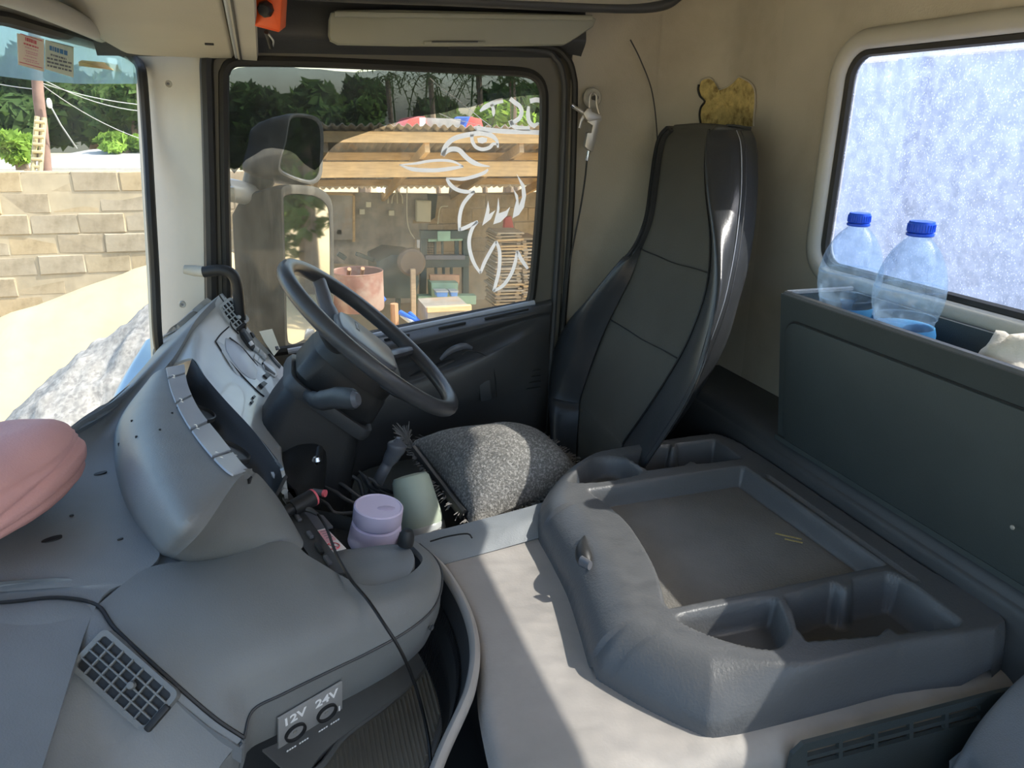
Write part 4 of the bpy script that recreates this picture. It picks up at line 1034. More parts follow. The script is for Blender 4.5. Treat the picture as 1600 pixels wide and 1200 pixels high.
# seams on the leather, stitched lines across the cloth
for off_ in (0.0, .010):
    mk('stitched_seam', *tube(spline([V(r[4].x + off_, r[4].y - .002 - off_ * .12, r[4].z) for r in near], 6), .0011, 5), M_strip if off_ == 0 else M_dark, seat)
mk('piping', *tube(spline([r[0] + V(-.003, 0, 0) for r in near], 6), .0026, 6), M_black, seat)
mk('piping', *tube(spline([r[0] + V(-.003, 0, 0) for r in far], 6), .0026, 6), M_black, seat)
for i0, f_ in ((4, .5), (6, .95)):
    ra, rb = front[i0], front[i0 + 1]
    q = [lerp(ra[k], rb[k], f_) for k in range(5)]
    mk('cross_seam', *tube(spline([p + V(-.0015, 0, .004 * abs(k - 2)) for k, p in enumerate(q)], 4), .0014, 5), M_black, seat)
# cushion
cu = [[V(.16, y, 1.56), V(.15, y, 1.62), V(.19, y, 1.665), V(.34, y, 1.68), V(.50, y, 1.66), V(.62, y, 1.68)] for y in (1.38, 1.40, 1.58, 1.76, 1.79)]
for k in (0, 4): cu[k] = [p + V(0, 0, -.09) for p in cu[k]]
patch('seat_cushion', cu, M_cloth, seat, 6, 6, th=.06, face=(.3, 1.4, 4))
mk('seat_base', *tf(box((.40, .36, .18), .03), Matrix.Translation((.42, 1.54, 1.53))), M_black, seat)
# ================================================================ woven cushion on the seat
def pillow(name, c, ax, ay, az, L, W_, H, m, parent=None, n=22, corner=.35, **kw):
    vs, fs = [], []
    for side in (1, -1):
        for i in range(n + 1):
            for j in range(n + 1):
                s_, t_ = 2 * i / n - 1, 2 * j / n - 1
                prof = max(0, (1 - abs(s_) ** 2.4)) ** .5 * max(0, (1 - abs(t_) ** 2.4)) ** .5
                pinch = 1 - .06 * (1 - abs(s_) ** 2) * abs(t_) ** 3
                pinch2 = 1 - .06 * (1 - abs(t_) ** 2) * abs(s_) ** 3
                p = Vector(c) + ax * (s_ * L / 2 * pinch2) + ay * (t_ * W_ / 2 * pinch) + az * (side * prof * H / 2)
                w_ = noise.noise(p * 14) * .006 + noise.noise(p * 5) * .008
                vs.append(p + az * w_ * prof)
    N = (n + 1) ** 2
    for i in range(n):
        for j in range(n):
            a_ = i * (n + 1) + j
            fs.append([a_, a_ + n + 1, a_ + n + 2, a_ + 1]); fs.append([N + a_, N + a_ + 1, N + a_ + n + 2, N + a_ + n + 1])
    return mk(name, vs, fs, m, parent, **kw)
PCN = [px(638, 692, z=1.775), px(850, 690, z=1.785), px(918, 752, z=1.77), px(738, 824, z=1.735)]      # the four corners
PC = sum(PCN, V(0, 0, 0)) / 4
pl = thing('seat_cushion_pillow', 'grey woven pillow with black fringed edge on the driver seat', 'pillow', PC - V(0, 0, .07))
paz = (PCN[1] - PCN[3]).cross(PCN[2] - PCN[0]).normalized()
if paz.z < 0: paz = -paz
def pil(s_, t_): return lerp(lerp(PCN[0], PCN[1], s_), lerp(PCN[3], PCN[2], s_), t_)
vs_, fs_ = [], []; n = 28
for side in (1, -1):
    for i in range(n + 1):
        for j in range(n + 1):
            s_, t_ = 2 * i / n - 1, 2 * j / n - 1
            prof = max(0, 1 - abs(s_) ** 2.2) ** .5 * max(0, 1 - abs(t_) ** 2.2) ** .5
            k1 = 1 - .07 * (1 - t_ * t_) * abs(s_) ** 3; k2 = 1 - .07 * (1 - s_ * s_) * abs(t_) ** 3
            p = pil(.5 + s_ * k1 * .5, .5 + t_ * k2 * .5)
            vs_.append(p + paz * (side * prof * .098 + prof * (noise.noise(p * 14) * .006 + noise.noise(p * 5) * .010)))
N = (n + 1) ** 2
for i in range(n):
    for j in range(n):
        a_ = i * (n + 1) + j
        fs_.append([a_, a_ + 1, a_ + n + 2, a_ + n + 1]); fs_.append([N + a_, N + a_ + n + 1, N + a_ + n + 2, N + a_ + 1])
mk('pillow_body', vs_, fs_, M_pillow, pl, ang=180)
g = Geo(); rr = random.Random(5)
for e_ in range(4):
    for k in range(110):
        q_ = rr.random(); ed = {0: (q_, 0), 1: (1, q_), 2: (q_, 1), 3: (0, q_)}[e_]
        base = pil(*ed); outw = (base - PC); outw = (outw - paz * outw.dot(paz)).normalized()
        p1 = base + outw * rr.uniform(.012, .028) + V(rr.uniform(-.007, .007), rr.uniform(-.007, .007), rr.uniform(-.008, .014))
        g.add(tube([base, lerp(base, p1, .5) + V(0, 0, .004), p1], .0008, 3, cap=False))
for k in range(90):      # tassel at the upper corner
    base = PCN[0]; p1 = base + V(rr.uniform(-.035, .01), rr.uniform(-.02, .03), rr.uniform(-.005, .045))
    g.add(tube([base, lerp(base, p1, .5) + V(0, 0, .006), p1], .0009, 3, cap=False))
fr = g.make('fringe', M_fringe, pl, smooth=False); fr['kind'] = 'stuff'
bpts = [pil(0, t_) + paz * .004 for t_ in (.12, .3, .5, .7, .9)]
mk('edge_band', *tube(spline(bpts, 6), .014, 10, flat=.7), M_black, pl)
# gear lever beside the seat
gl = thing('gear_lever', 'dark grey lever with bulbous grip in front of the woven pillow', 'lever', px(590, 760, z=1.66))
gp = spline([px(575, 790, z=1.66), px(592, 750, y=1.45), px(607, 722, y=1.44), px(618, 703, y=1.43), px(622, 690, y=1.43)], 6)
mk('lever_shaft', *tube(gp[:16], .012, 12), M_hub, gl)
mk('lever_grip', *tube(gp[12:] + [gp[-1] + V(.001, 0, .008)], [.013, .0145, .016, .0165, .0165, .017, .0185, .0195, .020, .0205, .0195, .016, .011, .004], 14), M_hub, gl)
# green canister, lilac jar, claw
cn = thing('green_canister', 'pale green plastic canister behind the lilac jar', 'canister', px(662, 832, y=1.37))
c0, c1 = px(662, 832, y=1.37), px(640, 742, y=1.42)
ax_ = (c1 - c0).normalized()
Mc = frame(c0, ax_.cross(V(0, 1, 0)), ax_.cross(ax_.cross(V(0, 1, 0))))
if Mc.col[2].to_3d().dot(ax_) < 0: Mc = Mc @ Matrix.Rotation(math.pi, 4, 'X')
Lc = (c1 - c0).length
mk('canister_body', *tf(lathe([(.030, 0), (.044, .006), (.046, .02), (.044, Lc * .5), (.041, Lc * .8), (.039, Lc * .93), (.034, Lc * .985), (.02, Lc)], 28), Mc), M_green, cn)
mk('canister_base', *tf(lathe([(.040, -.004), (.0475, 0), (.048, .012), (.0465, .016)], 28), Mc), M_panel, cn)
mk('canister_print', *tf(box((.012, .003, .012)), Mc @ Matrix.Translation((0, -.0445, Lc * .55))), M_black, cn)
jr = thing('lilac_jar', 'lilac plastic jar with wide screw lid in the console tray', 'jar', px(585, 850, z=1.776))
jb = px(585, 848, z=1.776); jt = px(592, 789, y=jb.y - .005)
ja = (jt - jb); Lj = ja.length; ja.normalize(); Mj = frame(jb, ja.cross(V(0, 1, 0)).normalized(), ja.cross(ja.cross(V(0, 1, 0))))
if Mj.col[2].to_3d().dot(ja) < 0: Mj = Mj @ Matrix.Rotation(math.pi, 4, 'X')
mk('jar_body', *tf(lathe([(.046, 0), (.0480, .004), (.0455, Lj * .35), (.0438, Lj * .52), (.0410, Lj * .545)], 36), Mj), M_lilac, jr)
mk('jar_neck', *tf(lathe([(.0400, Lj * .55), (.0408, Lj * .57), (.0400, Lj * .60)], 36), Mj), mat('lilac_groove', (.46, .40, .54), .5), jr)
ld = mk('jar_lid', *tf(lathe([(.0395, Lj * .58), (.0425, Lj * .595), (.0435, Lj * .62), (.0435, Lj * .96), (.0415, Lj * .985), (.040, Lj * .985), (.039, Lj * .97), (.002, Lj * .975)], 36), Mj), M_lilac, jr)
mk('lid_spot', *tf(lathe([(.012, 0), (.010, .001), (.002, .0012)], 9), Mj @ Matrix.Translation((-.012, .008, Lj * .975)) @ Matrix.Diagonal((1.4, .7, 1, 1))), mat('lilac_dark', (.50, .43, .58), .5), ld)  # small ellipse of darker lilac on the lid top
cw = thing('prong_claw', 'black claw of thin bent prongs behind the lilac jar', 'claw', px(560, 800, z=1.70))
for (a_, b_, c_) in (((494, 776), (525, 802), (565, 800)), ((508, 760), (540, 780), (575, 796)), ((521, 750), (552, 770), (580, 790)), ((541, 739), (562, 754), (568, 780)), ((561, 736), (572, 754), (590, 778)), ((567, 741), (580, 760), (600, 772)), ((575, 746), (592, 760), (614, 770))):
    p0, p1, p2 = px(*a_, z=1.80), px(*b_, z=1.775), px(*c_, z=1.74)
    q = spline([p0, lerp(p0, p1, .55) + V(0, 0, .003), p1, p2], 4)
    mk('prong', *tube(q, [.0018 + .0022 * min(1, i / 4) for i in range(len(q))], 8), M_dark, cw)
mk('claw_palm', *tube([px(590, 800, z=1.72), px(585, 785, z=1.735)], [.03, .02], 12), M_black, cw)
# charger plug with cable
ch = thing('charger_plug', 'black charger plug with red rim and thin cable hanging over the console', 'charger', px(470, 790, z=1.85))
a_, b_ = px(441, 803, z=1.878), px(491, 776, z=1.885)
d_ = (b_ - a_)
mk('plug_neck', *tube([a_, a_ + d_ * .35], .010, 14), M_black, ch)
mk('plug_body', *tube([a_ + d_ * .3, a_ + d_ * .36, a_ + d_ * .95], [.013, .0145, .0150], 16), M_black, ch)
mk('plug_rim', *tube([a_ + d_ * .94, a_ + d_ * 1.0], [.0153, .0148], 16), M_red, ch)
mk('plug_face', *tube([a_ + d_ * .99, a_ + d_ * 1.01], [.0135, .0125], 16), M_black, ch)
cb = [px(485, 797, z=1.872), px(496, 803, z=1.868), px(510, 825, z=1.864), px(523, 860, z=1.87), px(534, 882, z=1.884), px(550, 908, z=1.886), px(575, 938, z=1.872), px(600, 975, z=1.855), px(625, 1015, z=1.82), px(645, 1060, z=1.77), px(660, 1110, z=1.72), px(670, 1160, z=1.68), px(674, 1215, z=1.65), px(676, 1300, z=1.60)]
mk('cable', *tube(spline(cb, 6), .0024, 8), M_hose, ch)
mk('cable_boot', *tube([px(478, 795, z=1.876), px(487, 798, z=1.872), px(496, 804, z=1.868)], [.005, .0045, .0028], 8), M_dark, ch)
ub = thing('usb_plug', 'small grey plug with red collar lying behind the charger', 'plug', px(498, 771, z=1.85))
u0, u1 = px(489, 768, z=1.866), px(508, 771, z=1.866)
mk('plug_body', *tube([u0, u1], .006, 10), M_hub, ub); mk('plug_collar', *tube([lerp(u0, u1, .85), lerp(u0, u1, 1.05)], .0068, 10), M_red, ub)

# ================================================================ engine tunnel
tun = thing('engine_tunnel', 'raised engine tunnel covered in grey-beige vinyl', 'engine cover', (.6, 1.0, 1.44))
TZ = 1.770
def lipx(y): return lerp(.198, .230, sstep(.64, 1.0, y)) + .016 * math.exp(-((y - .93) / .12) ** 2)
rows = []
for y in (.598, .600, .612, .66, .78, .88, .96, 1.05, 1.14, 1.20, 1.225):
    dz_ = {.598: -.20, .600: -.05, .612: -.012}.get(y, 0)
    x0 = lipx(y)
    zz = TZ + dz_ + .010 * sstep(1.16, 1.225, y)
    rows.append([V(x0, y, zz - .02), V(x0 + .012, y, zz - .003), V(x0 + .05, y, zz), V(.42, y, zz + .004), V(.6, y, zz + .004), V(.8, y, zz), V(.945, y, zz)])
patch('tunnel_top', rows, M_mat, tun, 4, 4, th=.02, face=(.6, 1, 4))
mk('tunnel_body', *tf(box((.66, .58, .30), .01), Matrix.Translation((.61, .915, 1.60))), M_dark, tun)
lipc = spline([px(648, 856, z=1.785), px(672, 872, z=1.782), px(695, 895, z=1.778), px(722, 940, z=1.774), px(738, 985, z=1.77), px(742, 1030, z=1.77), px(735, 1075, z=1.77), px(722, 1110, z=1.768), px(690, 1180, z=1.758), px(660, 1260, z=1.748)], 6)
mk('tunnel_lip', *tube(lipc, .010, 10, flat=.8), M_lip, tun)
G = [[p + V(-.002, 0, -.004), p + V(-.03, .01, -.06), p + V(-.045, .02, -.17)] for p in lipc]
mk('ribbed_side', *shell(G, -.004), M_dark, tun)
for i in range(8, len(lipc) - 6, 1):
    p, q = lipc[i], lipc[i + 1]
    for f_ in (.25, .75):
        c = lerp(p, q, f_); mk('side_rib', *tube([c + V(-.022, .004, -.035), c + V(-.046, .018, -.16)], .0018, 5, cap=False), M_black, tun)
# raised trim strip on the driver side
sp_ = [px(640, 852, z=1.790), px(690, 840, z=1.795), px(760, 822, z=1.799), px(830, 803, z=1.803), px(870, 790, z=1.803)]
G = [[p + V(0, -.045, -.025), p + V(0, -.02, -.004), p, p + V(0, .03, -.002), p + V(0, .045, -.06)] for p in spline(sp_, 5)]
mk('side_strip', *flip(shell(G, .004)), M_dash, tun)
mk('strip_cord', *tube(spline([px(672, 846, z=1.799), px(700, 838, z=1.803), px(730, 834, z=1.806), px(738, 841, z=1.799)], 5), .0016, 6), M_hose, tun)
# grille panel on the near side
def tp(u, v): return px(u, v, y=.598)
gp_ = [tp(1222, 1215), tp(1236, 1166), tp(1262, 1150), tp(1540, 1078), tp(1575, 1080), tp(1600, 1200)]
gi = Geo()
pan = [(p.x, p.z) for p in [tp(1215, 1260), tp(1232, 1172), tp(1250, 1155), tp(1545, 1078), tp(1590, 1068), tp(1640, 1260)]]
holes = []
for r_ in (0, 1):
    for k in range(5):
        u0 = 1252 + k * 55 + 3; u1 = u0 + 49
        v0 = lerp(1163, 1090, (u0 - 1252) / 275) + r_ * 15
        sl_ = (1090 - 1163) / 275
        hq = [tp(u0, v0 + 4), tp(u1, v0 + sl_ * 49 + 4), tp(u1, v0 + sl_ * 49 + 13), tp(u0, v0 + 13)]
        holes.append([(p.x, p.z) for p in hq])
mk('grille_panel', *tf(holed(pan, holes, .006), on_y(.590)), M_boxm, tun)
mk('grille_back', *tf(box((.34, .004, .20)), Matrix.Translation((.77, .602, 1.59))), M_black, tun)
mk('tunnel_flank', *tf(box((.70, .008, .22), .002), Matrix.Translation((.58, .612, 1.58))), M_boxm, tun)
# ================================================================ storage tray on the tunnel (height field with pockets)
DZ = 1.845
BZ = 1.783
def pp2(pts, z): return [(p.x, p.y) for p in (px(u, v, z=z) for u, v in pts)]
base_o = pp2([(838, 818), (862, 872), (888, 925), (908, 985), (926, 1042), (955, 1066), (1015, 1102), (1085, 1134), (1130, 1140), (1250, 1112), (1400, 1070)], BZ)
base_o += [(.948, .640), (.95, .80), (.95, .95), (.95, 1.235), (.936, 1.335), (.89, 1.368), (.72, 1.358), (.58, 1.338), (.515, 1.30)]
base_o = [(p.x, p.y) for p in spline([V(a, b, 0) for a, b in base_o], 4, closed=True)]
def seg_d(p, a, b):
    vx, vy = b[0] - a[0], b[1] - a[1]; wx, wy = p[0] - a[0], p[1] - a[1]
    L2 = vx * vx + vy * vy; t = max(0, min(1, (wx * vx + wy * vy) / L2)) if L2 > 1e-14 else 0
    return math.hypot(wx - t * vx, wy - t * vy)
def sdf(p, poly_):
    """positive inside"""
    d = 1e9; ins = False; n = len(poly_); j = n - 1
    for i in range(n):
        a, b = poly_[i], poly_[j]
        dd = seg_d(p, a, b)
        if dd < d: d = dd
        if (a[1] > p[1]) != (b[1] > p[1]) and p[0] < (b[0] - a[0]) * (p[1] - a[1]) / (b[1] - a[1]) + a[0]: ins = not ins
        j = i
    return d if ins else -d
def rnd(pts, n=3): return [(p.x, p.y) for p in spline([V(a, b, 0) for a, b in pts], n, closed=True)]
def chamf(pts, r):
    out = []; n = len(pts)
    for i in range(n):
        a, b, c = Vector(pts[i - 1]), Vector(pts[i]), Vector(pts[(i + 1) % n])
        p, q = b + (a - b).normalized() * r, b + (c - b).normalized() * r
        for k in range(5):
            t = k / 4; out.append(tuple((p * (1 - t) + b * t) * (1 - t) + (b * (1 - t) + q * t) * t))
    return out
big = chamf(pp2([(914, 764), (1162, 727), (1392, 882), (1042, 952)], DZ), .010)
_lf = [(q.x, q.y) for q in spline([V(a, b, 0) for a, b in pp2([(1036, 940), (1020, 885), (985, 825), (950, 790), (922, 770)], DZ)], 6)]
big = big[2:-2] + _lf
p_half_near = rnd(pp2([(1056, 962), (1120, 946), (1205, 932), (1224, 950), (1236, 985), (1228, 1005), (1205, 1015), (1150, 1006), (1090, 985)], DZ))
p_rect_near = chamf(pp2([(1224, 932), (1300, 908), (1322, 920), (1330, 912), (1330, 905), (1385, 893), (1408, 898), (1505, 970), (1498, 980), (1402, 990), (1388, 980), (1374, 993), (1262, 1002), (1244, 982), (1238, 955)], DZ), .004)
p_half_far = rnd(pp2([(888, 752), (898, 735), (925, 716), (955, 712), (985, 720), (1004, 738), (970, 748), (925, 754)], DZ))
p_rect_far = chamf(pp2([(975, 712), (1010, 699), (1048, 694), (1050, 700), (1056, 698), (1056, 693), (1118, 686), (1160, 717), (1090, 725), (1080, 720), (1070, 727), (1012, 735)], DZ), .004)
PK = [(big, .042, .016), (p_half_near, .044, .013), (p_rect_near, .066, .012), (p_half_far, .044, .013), (p_rect_far, .066, .012)]
BBX = [(min(q[0] for q in pk[0]) - .01, max(q[0] for q in pk[0]) + .01, min(q[1] for q in pk[0]) - .01, max(q[1] for q in pk[0]) + .01) for pk in PK]
bx0, bx1 = min(q[0] for q in base_o), max(q[0] for q in base_o)
by0, by1 = min(q[1] for q in base_o), max(q[1] for q in base_o)
STP = .0036
nx_, ny_ = int((bx1 - bx0) / STP) + 1, int((by1 - by0) / STP) + 1
gv, gidx, gf = [], {}, []
for i in range(nx_ + 1):
    for j in range(ny_ + 1):
        p = (bx0 + i * STP, by0 + j * STP); sd = sdf(p, base_o)
        if sd < -STP * 2.2: continue
        ramp = lerp(.07, .011, sstep(.48, .64, p[0])) if p[1] < .76 else .075
        if p[1] > 1.14: ramp = lerp(.055, .014, sstep(.53, .63, p[0]))
        if p[0] > .90: ramp = .010
        t = max(0, sd) / ramp
        z = BZ + (DZ - BZ) * (math.sin(min(1, t) * math.pi / 2) ** (.5 if p[0] < .6 and p[1] > .80 else .75) if t > 0 else 0) + (min(0, sd) * 9.0)
        top_ = sstep(.75, 1.05, t)
        for (pk, dp, wl), bb in zip(PK, BBX):
            if bb[0] < p[0] < bb[1] and bb[2] < p[1] < bb[3]:
                s2 = sdf(p, pk)
                if s2 > 0: z = min(z, DZ - dp * sstep(0, wl, s2)) if pk is not big else min(z, DZ - dp * sstep(0, wl, s2))
        gidx[(i, j)] = len(gv); gv.append(V(p[0], p[1], z))
for (i, j), k in list(gidx.items()):
    q = [(i, j), (i + 1, j), (i + 1, j + 1), (i, j + 1)]
    if all(c in gidx for c in q): gf.append([gidx[c] for c in q])
tr = thing('storage_tray', 'dark grey moulded storage tray with pockets on the engine tunnel', 'tray', (.7, 1.0, 1.70))
mk('tray_body', gv, gf, M_tray, tr, ang=180)
bc = (sum(q[0] for q in big) / len(big), sum(q[1] for q in big) / len(big))
mk('tray_mat', *tf(prism([(lerp(bc[0], a, .93), lerp(bc[1], b, .93)) for a, b in big], .004, .001), Matrix.Translation((0, 0, DZ - .0425))), M_traymat, tr)
lt_ = px(914, 872, z=1.715)
lt_c = [px(913, 836, z=1.745), px(903, 872, z=1.70), px(916, 888, z=1.70), px(950, 878, z=1.735)]
mk('latch_recess', *tube(spline([px(913, 838, z=1.842), px(910, 855, z=1.838), px(913, 872, z=1.832), px(920, 880, z=1.832)], 4), [.002, .004, .006, .008, .010, .012, .013, .014, .014, .013, .012, .009, .005], 12), M_black, tr)
mk('latch_button', *tube([px(908, 876, z=1.838), px(922, 884, z=1.838)], [.009, .008], 12, flat=.7), M_hub, tr)
for (u, v, L_) in ((1232, 838, .045), (1240, 845, .03)):
    c = px(u, v, z=1.8075); mk('scratch_mark', *tf(box((L_, .004, .0006)), Matrix.Translation(c) @ Matrix.Rotation(-.75, 4, 'Z')), M_foam, tr)
dl_ = thing('dry_leaf', 'tiny dry orange leaf scrap in the far corner of the tray', 'leaf', px(1167, 756, z=1.8075))
mk('leaf_blade', *tf(prism([(-.008, 0), (-.002, .004), (.007, .002), (.009, -.001), (.001, -.004)], .001), Matrix.Translation(px(1167, 756, z=1.8075)) @ Matrix.Rotation(.5, 4, 'Z')), M_tape, dl_)

# ribbed step mat below the console
sm = thing('step_mat', 'beige ribbed rubber mat in the passenger footwell under the console', 'mat', (.2, 1.1, 1.44))
SZ = 1.45
mo = [(470, 1240), (505, 1195), (540, 1150), (600, 1105), (640, 1070), (668, 1035), (690, 1025), (700, 1060), (694, 1110), (684, 1150), (668, 1200), (655, 1260)]
mp_ = [(p.x, p.y) for p in spline([px(u, v, z=SZ) for u, v in mo], 4, closed=True)]
mk('mat_sheet', *tf(prism(mp_, .012, .002), Matrix.Translation((0, 0, SZ - .012))), M_ribmat, sm)
xs0, xs1 = min(q[0] for q in mp_), max(q[0] for q in mp_)
mys0, mys1 = min(q[1] for q in mp_), max(q[1] for q in mp_)
x = xs0 + .006
while x < xs1:
    seg_ = [yy for yy in [mys0 + (mys1 - mys0) * k / 60 for k in range(61)] if sdf((x, yy), mp_) > .006]
    if len(seg_) > 2: mk('mat_rib', *tube([V(x, seg_[0], SZ + .0005), V(x + .004, seg_[-1], SZ + .0005)], .0028, 5), M_ribmat, sm)
    x += .0085
mk('mat_border', *tube([V(a, b, SZ + .002) for a, b in mp_], .006, 8, closed=True), M_lip, sm)
fr_ = spline([px(455, 1215, z=1.47), px(490, 1165, z=1.47), px(560, 1110, z=1.47), px(620, 1068, z=1.47), px(650, 1035, z=1.47), px(672, 1000, z=1.475), px(690, 975, z=1.48)], 6)
G = [[p + V(-.05, .05, .03), p + V(-.02, .02, .012), p, p + V(.012, -.006, -.012), p + V(.010, -.004, -.024)] for p in fr_]
mk('mat_surround', *flip(shell(G, .004)), M_lip, sm)
mk('foot_bar', *tube([px(655, 1018, z=1.50), px(706, 1010, z=1.50)], [.014, .012], 10), M_panel, sm)

# ================================================================ rear storage box
bxo = thing('storage_box', 'long dark green-grey open-topped storage box on the rear wall', 'storage box', (1.0, .4, 1.9))
def bx(z): return lerp(.925, .962, (2.19 - z) / .29)
z0, z1, yE = 1.895, 2.193, 1.205
G = [[V(bx(z), y, z) for z in (z0 - .012, z0, z0 + .1, z0 + .2, z1)] for y in (yE, .8, .4, -.3)]
mk('front_wall', *shell(G, .012), M_boxm, bxo)
G = [[V(x, yE, z) for z in (z0, z0 + .1, z1)] for x in (.945, 1.0, 1.085)]
for r in G:
    for p in r: p.x = max(p.x, bx(p.z) + .004)
mk('end_wall', *shell(G, -.012), M_boxm, bxo)
G = [[V(1.083, y, z) for z in (z0, z1)] for y in (yE, -.3)]
mk('back_wall', *shell(G, -.01), M_boxm, bxo)
mk('box_floor', *tf(box((.13, 1.5, .01)), Matrix.Translation((1.02, .455, 2.03))), M_boxm, bxo)
mk('box_underside', *tf(box((.13, 1.5, .01)), Matrix.Translation((1.02, .455, z0))), M_boxm, bxo)
rimp = [V(bx(z1) + .006, -.3, z1 + .001), V(bx(z1) + .006, yE - .008, z1 + .001), V(bx(z1) + .016, yE - .006, z1 + .001), V(1.083, yE - .006, z1 + .001)]
mk('rim', *tube(rimp, .0068, 8), M_tray, bxo)
# inset front panel with rounded corners and a shadow gap
ux = V(bx(z0) - bx(z1), 0, z0 - z1).normalized()
Mp = frame(V(bx(2.03), .45, 2.03), V(0, -1, 0), -ux)
if Mp.col[2].x > 0: Mp = Mp @ Matrix.Rotation(math.pi, 4, 'Y')
inv = Mp.inverted(); PL = 1.46
pw0 = (inv @ V(bx(2.0), yE - .02, 2.0)).x
sg = 1 if pw0 > 0 else -1
po = rrect(PL, .262, .035, 6, sg * (abs(pw0) - PL / 2), -.012)
mk('panel_gap', *tf(prism([(lerp(sg * (abs(pw0) - PL / 2), a, 1.004), lerp(-.012, b, 1.02)) for a, b in po], .0012), Mp), M_black, bxo)
mk('front_panel', *tf(prism(po, .005, .002), Mp @ Matrix.Translation((0, 0, .0002))), M_boxm, bxo)
for (u, v) in ((1396, 535), (1582, 824)):
    p = px(u, v, x=bx(2.1) - .001); mk('rivet', *tf(lathe([(.0035, 0), (.003, .0012), (.001, .0016)], 10), Matrix.Translation(p) @ Matrix.Rotation(-math.pi / 2, 4, 'Y')), M_alu, bxo)
# ================================================================ bottles
def bottle(u, vt, ub, label, xb, k=1.0, cr=1.0):
    t_ = px(u, vt, x=xb); h_top = t_.z
    zb = 2.037
    b_ = V(xb, px(ub, 470, x=xb).y, zb)
    ax = (t_ - b_); H = ax.length; ax.normalize()
    M_ = frame(b_, V(0, 1, 0), ax.cross(V(0, 1, 0)))
    if M_.col[2].to_3d().dot(ax) < 0: M_ = M_ @ Matrix.Rotation(math.pi, 4, 'X')
    o = thing('water_bottle', label, 'bottle', b_, group='water bottles in the rear storage box')
    R = .0545 * k; hb = H
    body = [(R * .55, 0), (R * .86, .004), (R * .90, .02), (R * .88, .06), (R * .92, hb * .36), (R * .90, hb * .42), (R * .84, hb * .46), (R * .86, hb * .49), (R * .97, hb * .56), (R * 1.0, hb * .62), (R * .97, hb * .69), (R * .86, hb * .77), (R * .66, hb * .845), (R * .44, hb * .895), (R * .30, hb * .92), (R * .29, hb * .95)]
    bs = spline([V(a, 0, b) for a, b in body], 4)
    mk('bottle_body', *tf(lathe([(p.x, p.z) for p in bs], 40, cap=True), M_), M_pet, o, ang=80)
    wl = .40
    wat = [(a * .97, b + .001) for a, b in body if b < hb * wl] + [(R * .88, hb * wl)]
    mk('water', *tf(lathe(wat, 32), M_), M_water, o, ang=60)
    lab = [(R * .905, .03), (R * .90, .06), (R * .935, hb * .36), (R * .92, hb * .42), (R * .865, hb * .455)]
    mk('label_band', *tf(lathe([(a * 1.012, b) for a, b in lab], 40, cap=False), M_), M_bluefilm, o, ang=60)
    for zz in (.50, .66): mk('bottle_groove', *tf(lathe([(R * (.885 if zz == .5 else .995), hb * zz - .0015), (R * (.905 if zz == .5 else 1.008), hb * zz), (R * (.89 if zz == .5 else .992), hb * zz + .0015)], 40, cap=False), M_), M_pet, o)
    Rc = R * .335 * cr
    mk('neck_ring', *tf(lathe([(Rc * .96, hb * .925), (Rc * 1.06, hb * .93), (Rc * 1.06, hb * .94), (Rc * .96, hb * .943)], 28), M_), M_bluecap, o)
    cp_ = mk('cap', *tf(lathe([(Rc * 1.0, hb * .946), (Rc * 1.02, hb * .95), (Rc * .99, hb * .992), (Rc * .93, hb * 1.0), (.001, hb * 1.001)], 28), M_), M_bluecap, o)
    g = Geo()
    for q in range(28):
        a = 2 * math.pi * q / 28; g.add(box((.0012, .0012, hb * .036)), M_ @ Matrix.Translation((Rc * 1.015 * math.cos(a), Rc * 1.015 * math.sin(a), hb * .968)))
    g.make('cap_ridges', M_bluecap, cp_, smooth=False)
    return o
bottle(1320, 331, 1322, 'clear water bottle with blue cap nearest the seat', 1.030, 1.03)
bottle(1444, 346, 1418, 'clear water bottle with blue cap nearest the crumpled rag, leaning', 1.010, 1.02, 1.08)
# crumpled rag in the box
def crumple(name, c, rx, ry, rz, m, seed, amp=.35, sub=4, freq=9, **kw):
    bm = bmesh.new(); bmesh.ops.create_icosphere(bm, subdivisions=sub, radius=1)
    o3 = V(seed * 3.1, seed * 1.7, seed * .9)
    for v in bm.verts:
        d = v.co.normalized(); n1 = noise.ridged_multi_fractal(d * 1.3 + o3, .9, 2.0, 3, 1.0, 2.0) - .9
        k = 1 + amp * n1 * .45 + .08 * noise.noise(d * freq + o3)
        v.co = V(c[0] + d.x * rx * k, c[1] + d.y * ry * k, c[2] + d.z * rz * k)
    r = bm_out(bm); bm.free(); return mk(name, r[0], r[1], m, ang=180, **kw)
c = px(1592, 540, x=1.01)
crumple('crumpled_rag', (1.012, c.y - .02, 2.135), .055, .085, .085, M_rag, 3, .5, label='crumpled off-white rag in the rear storage box', cat='rag')
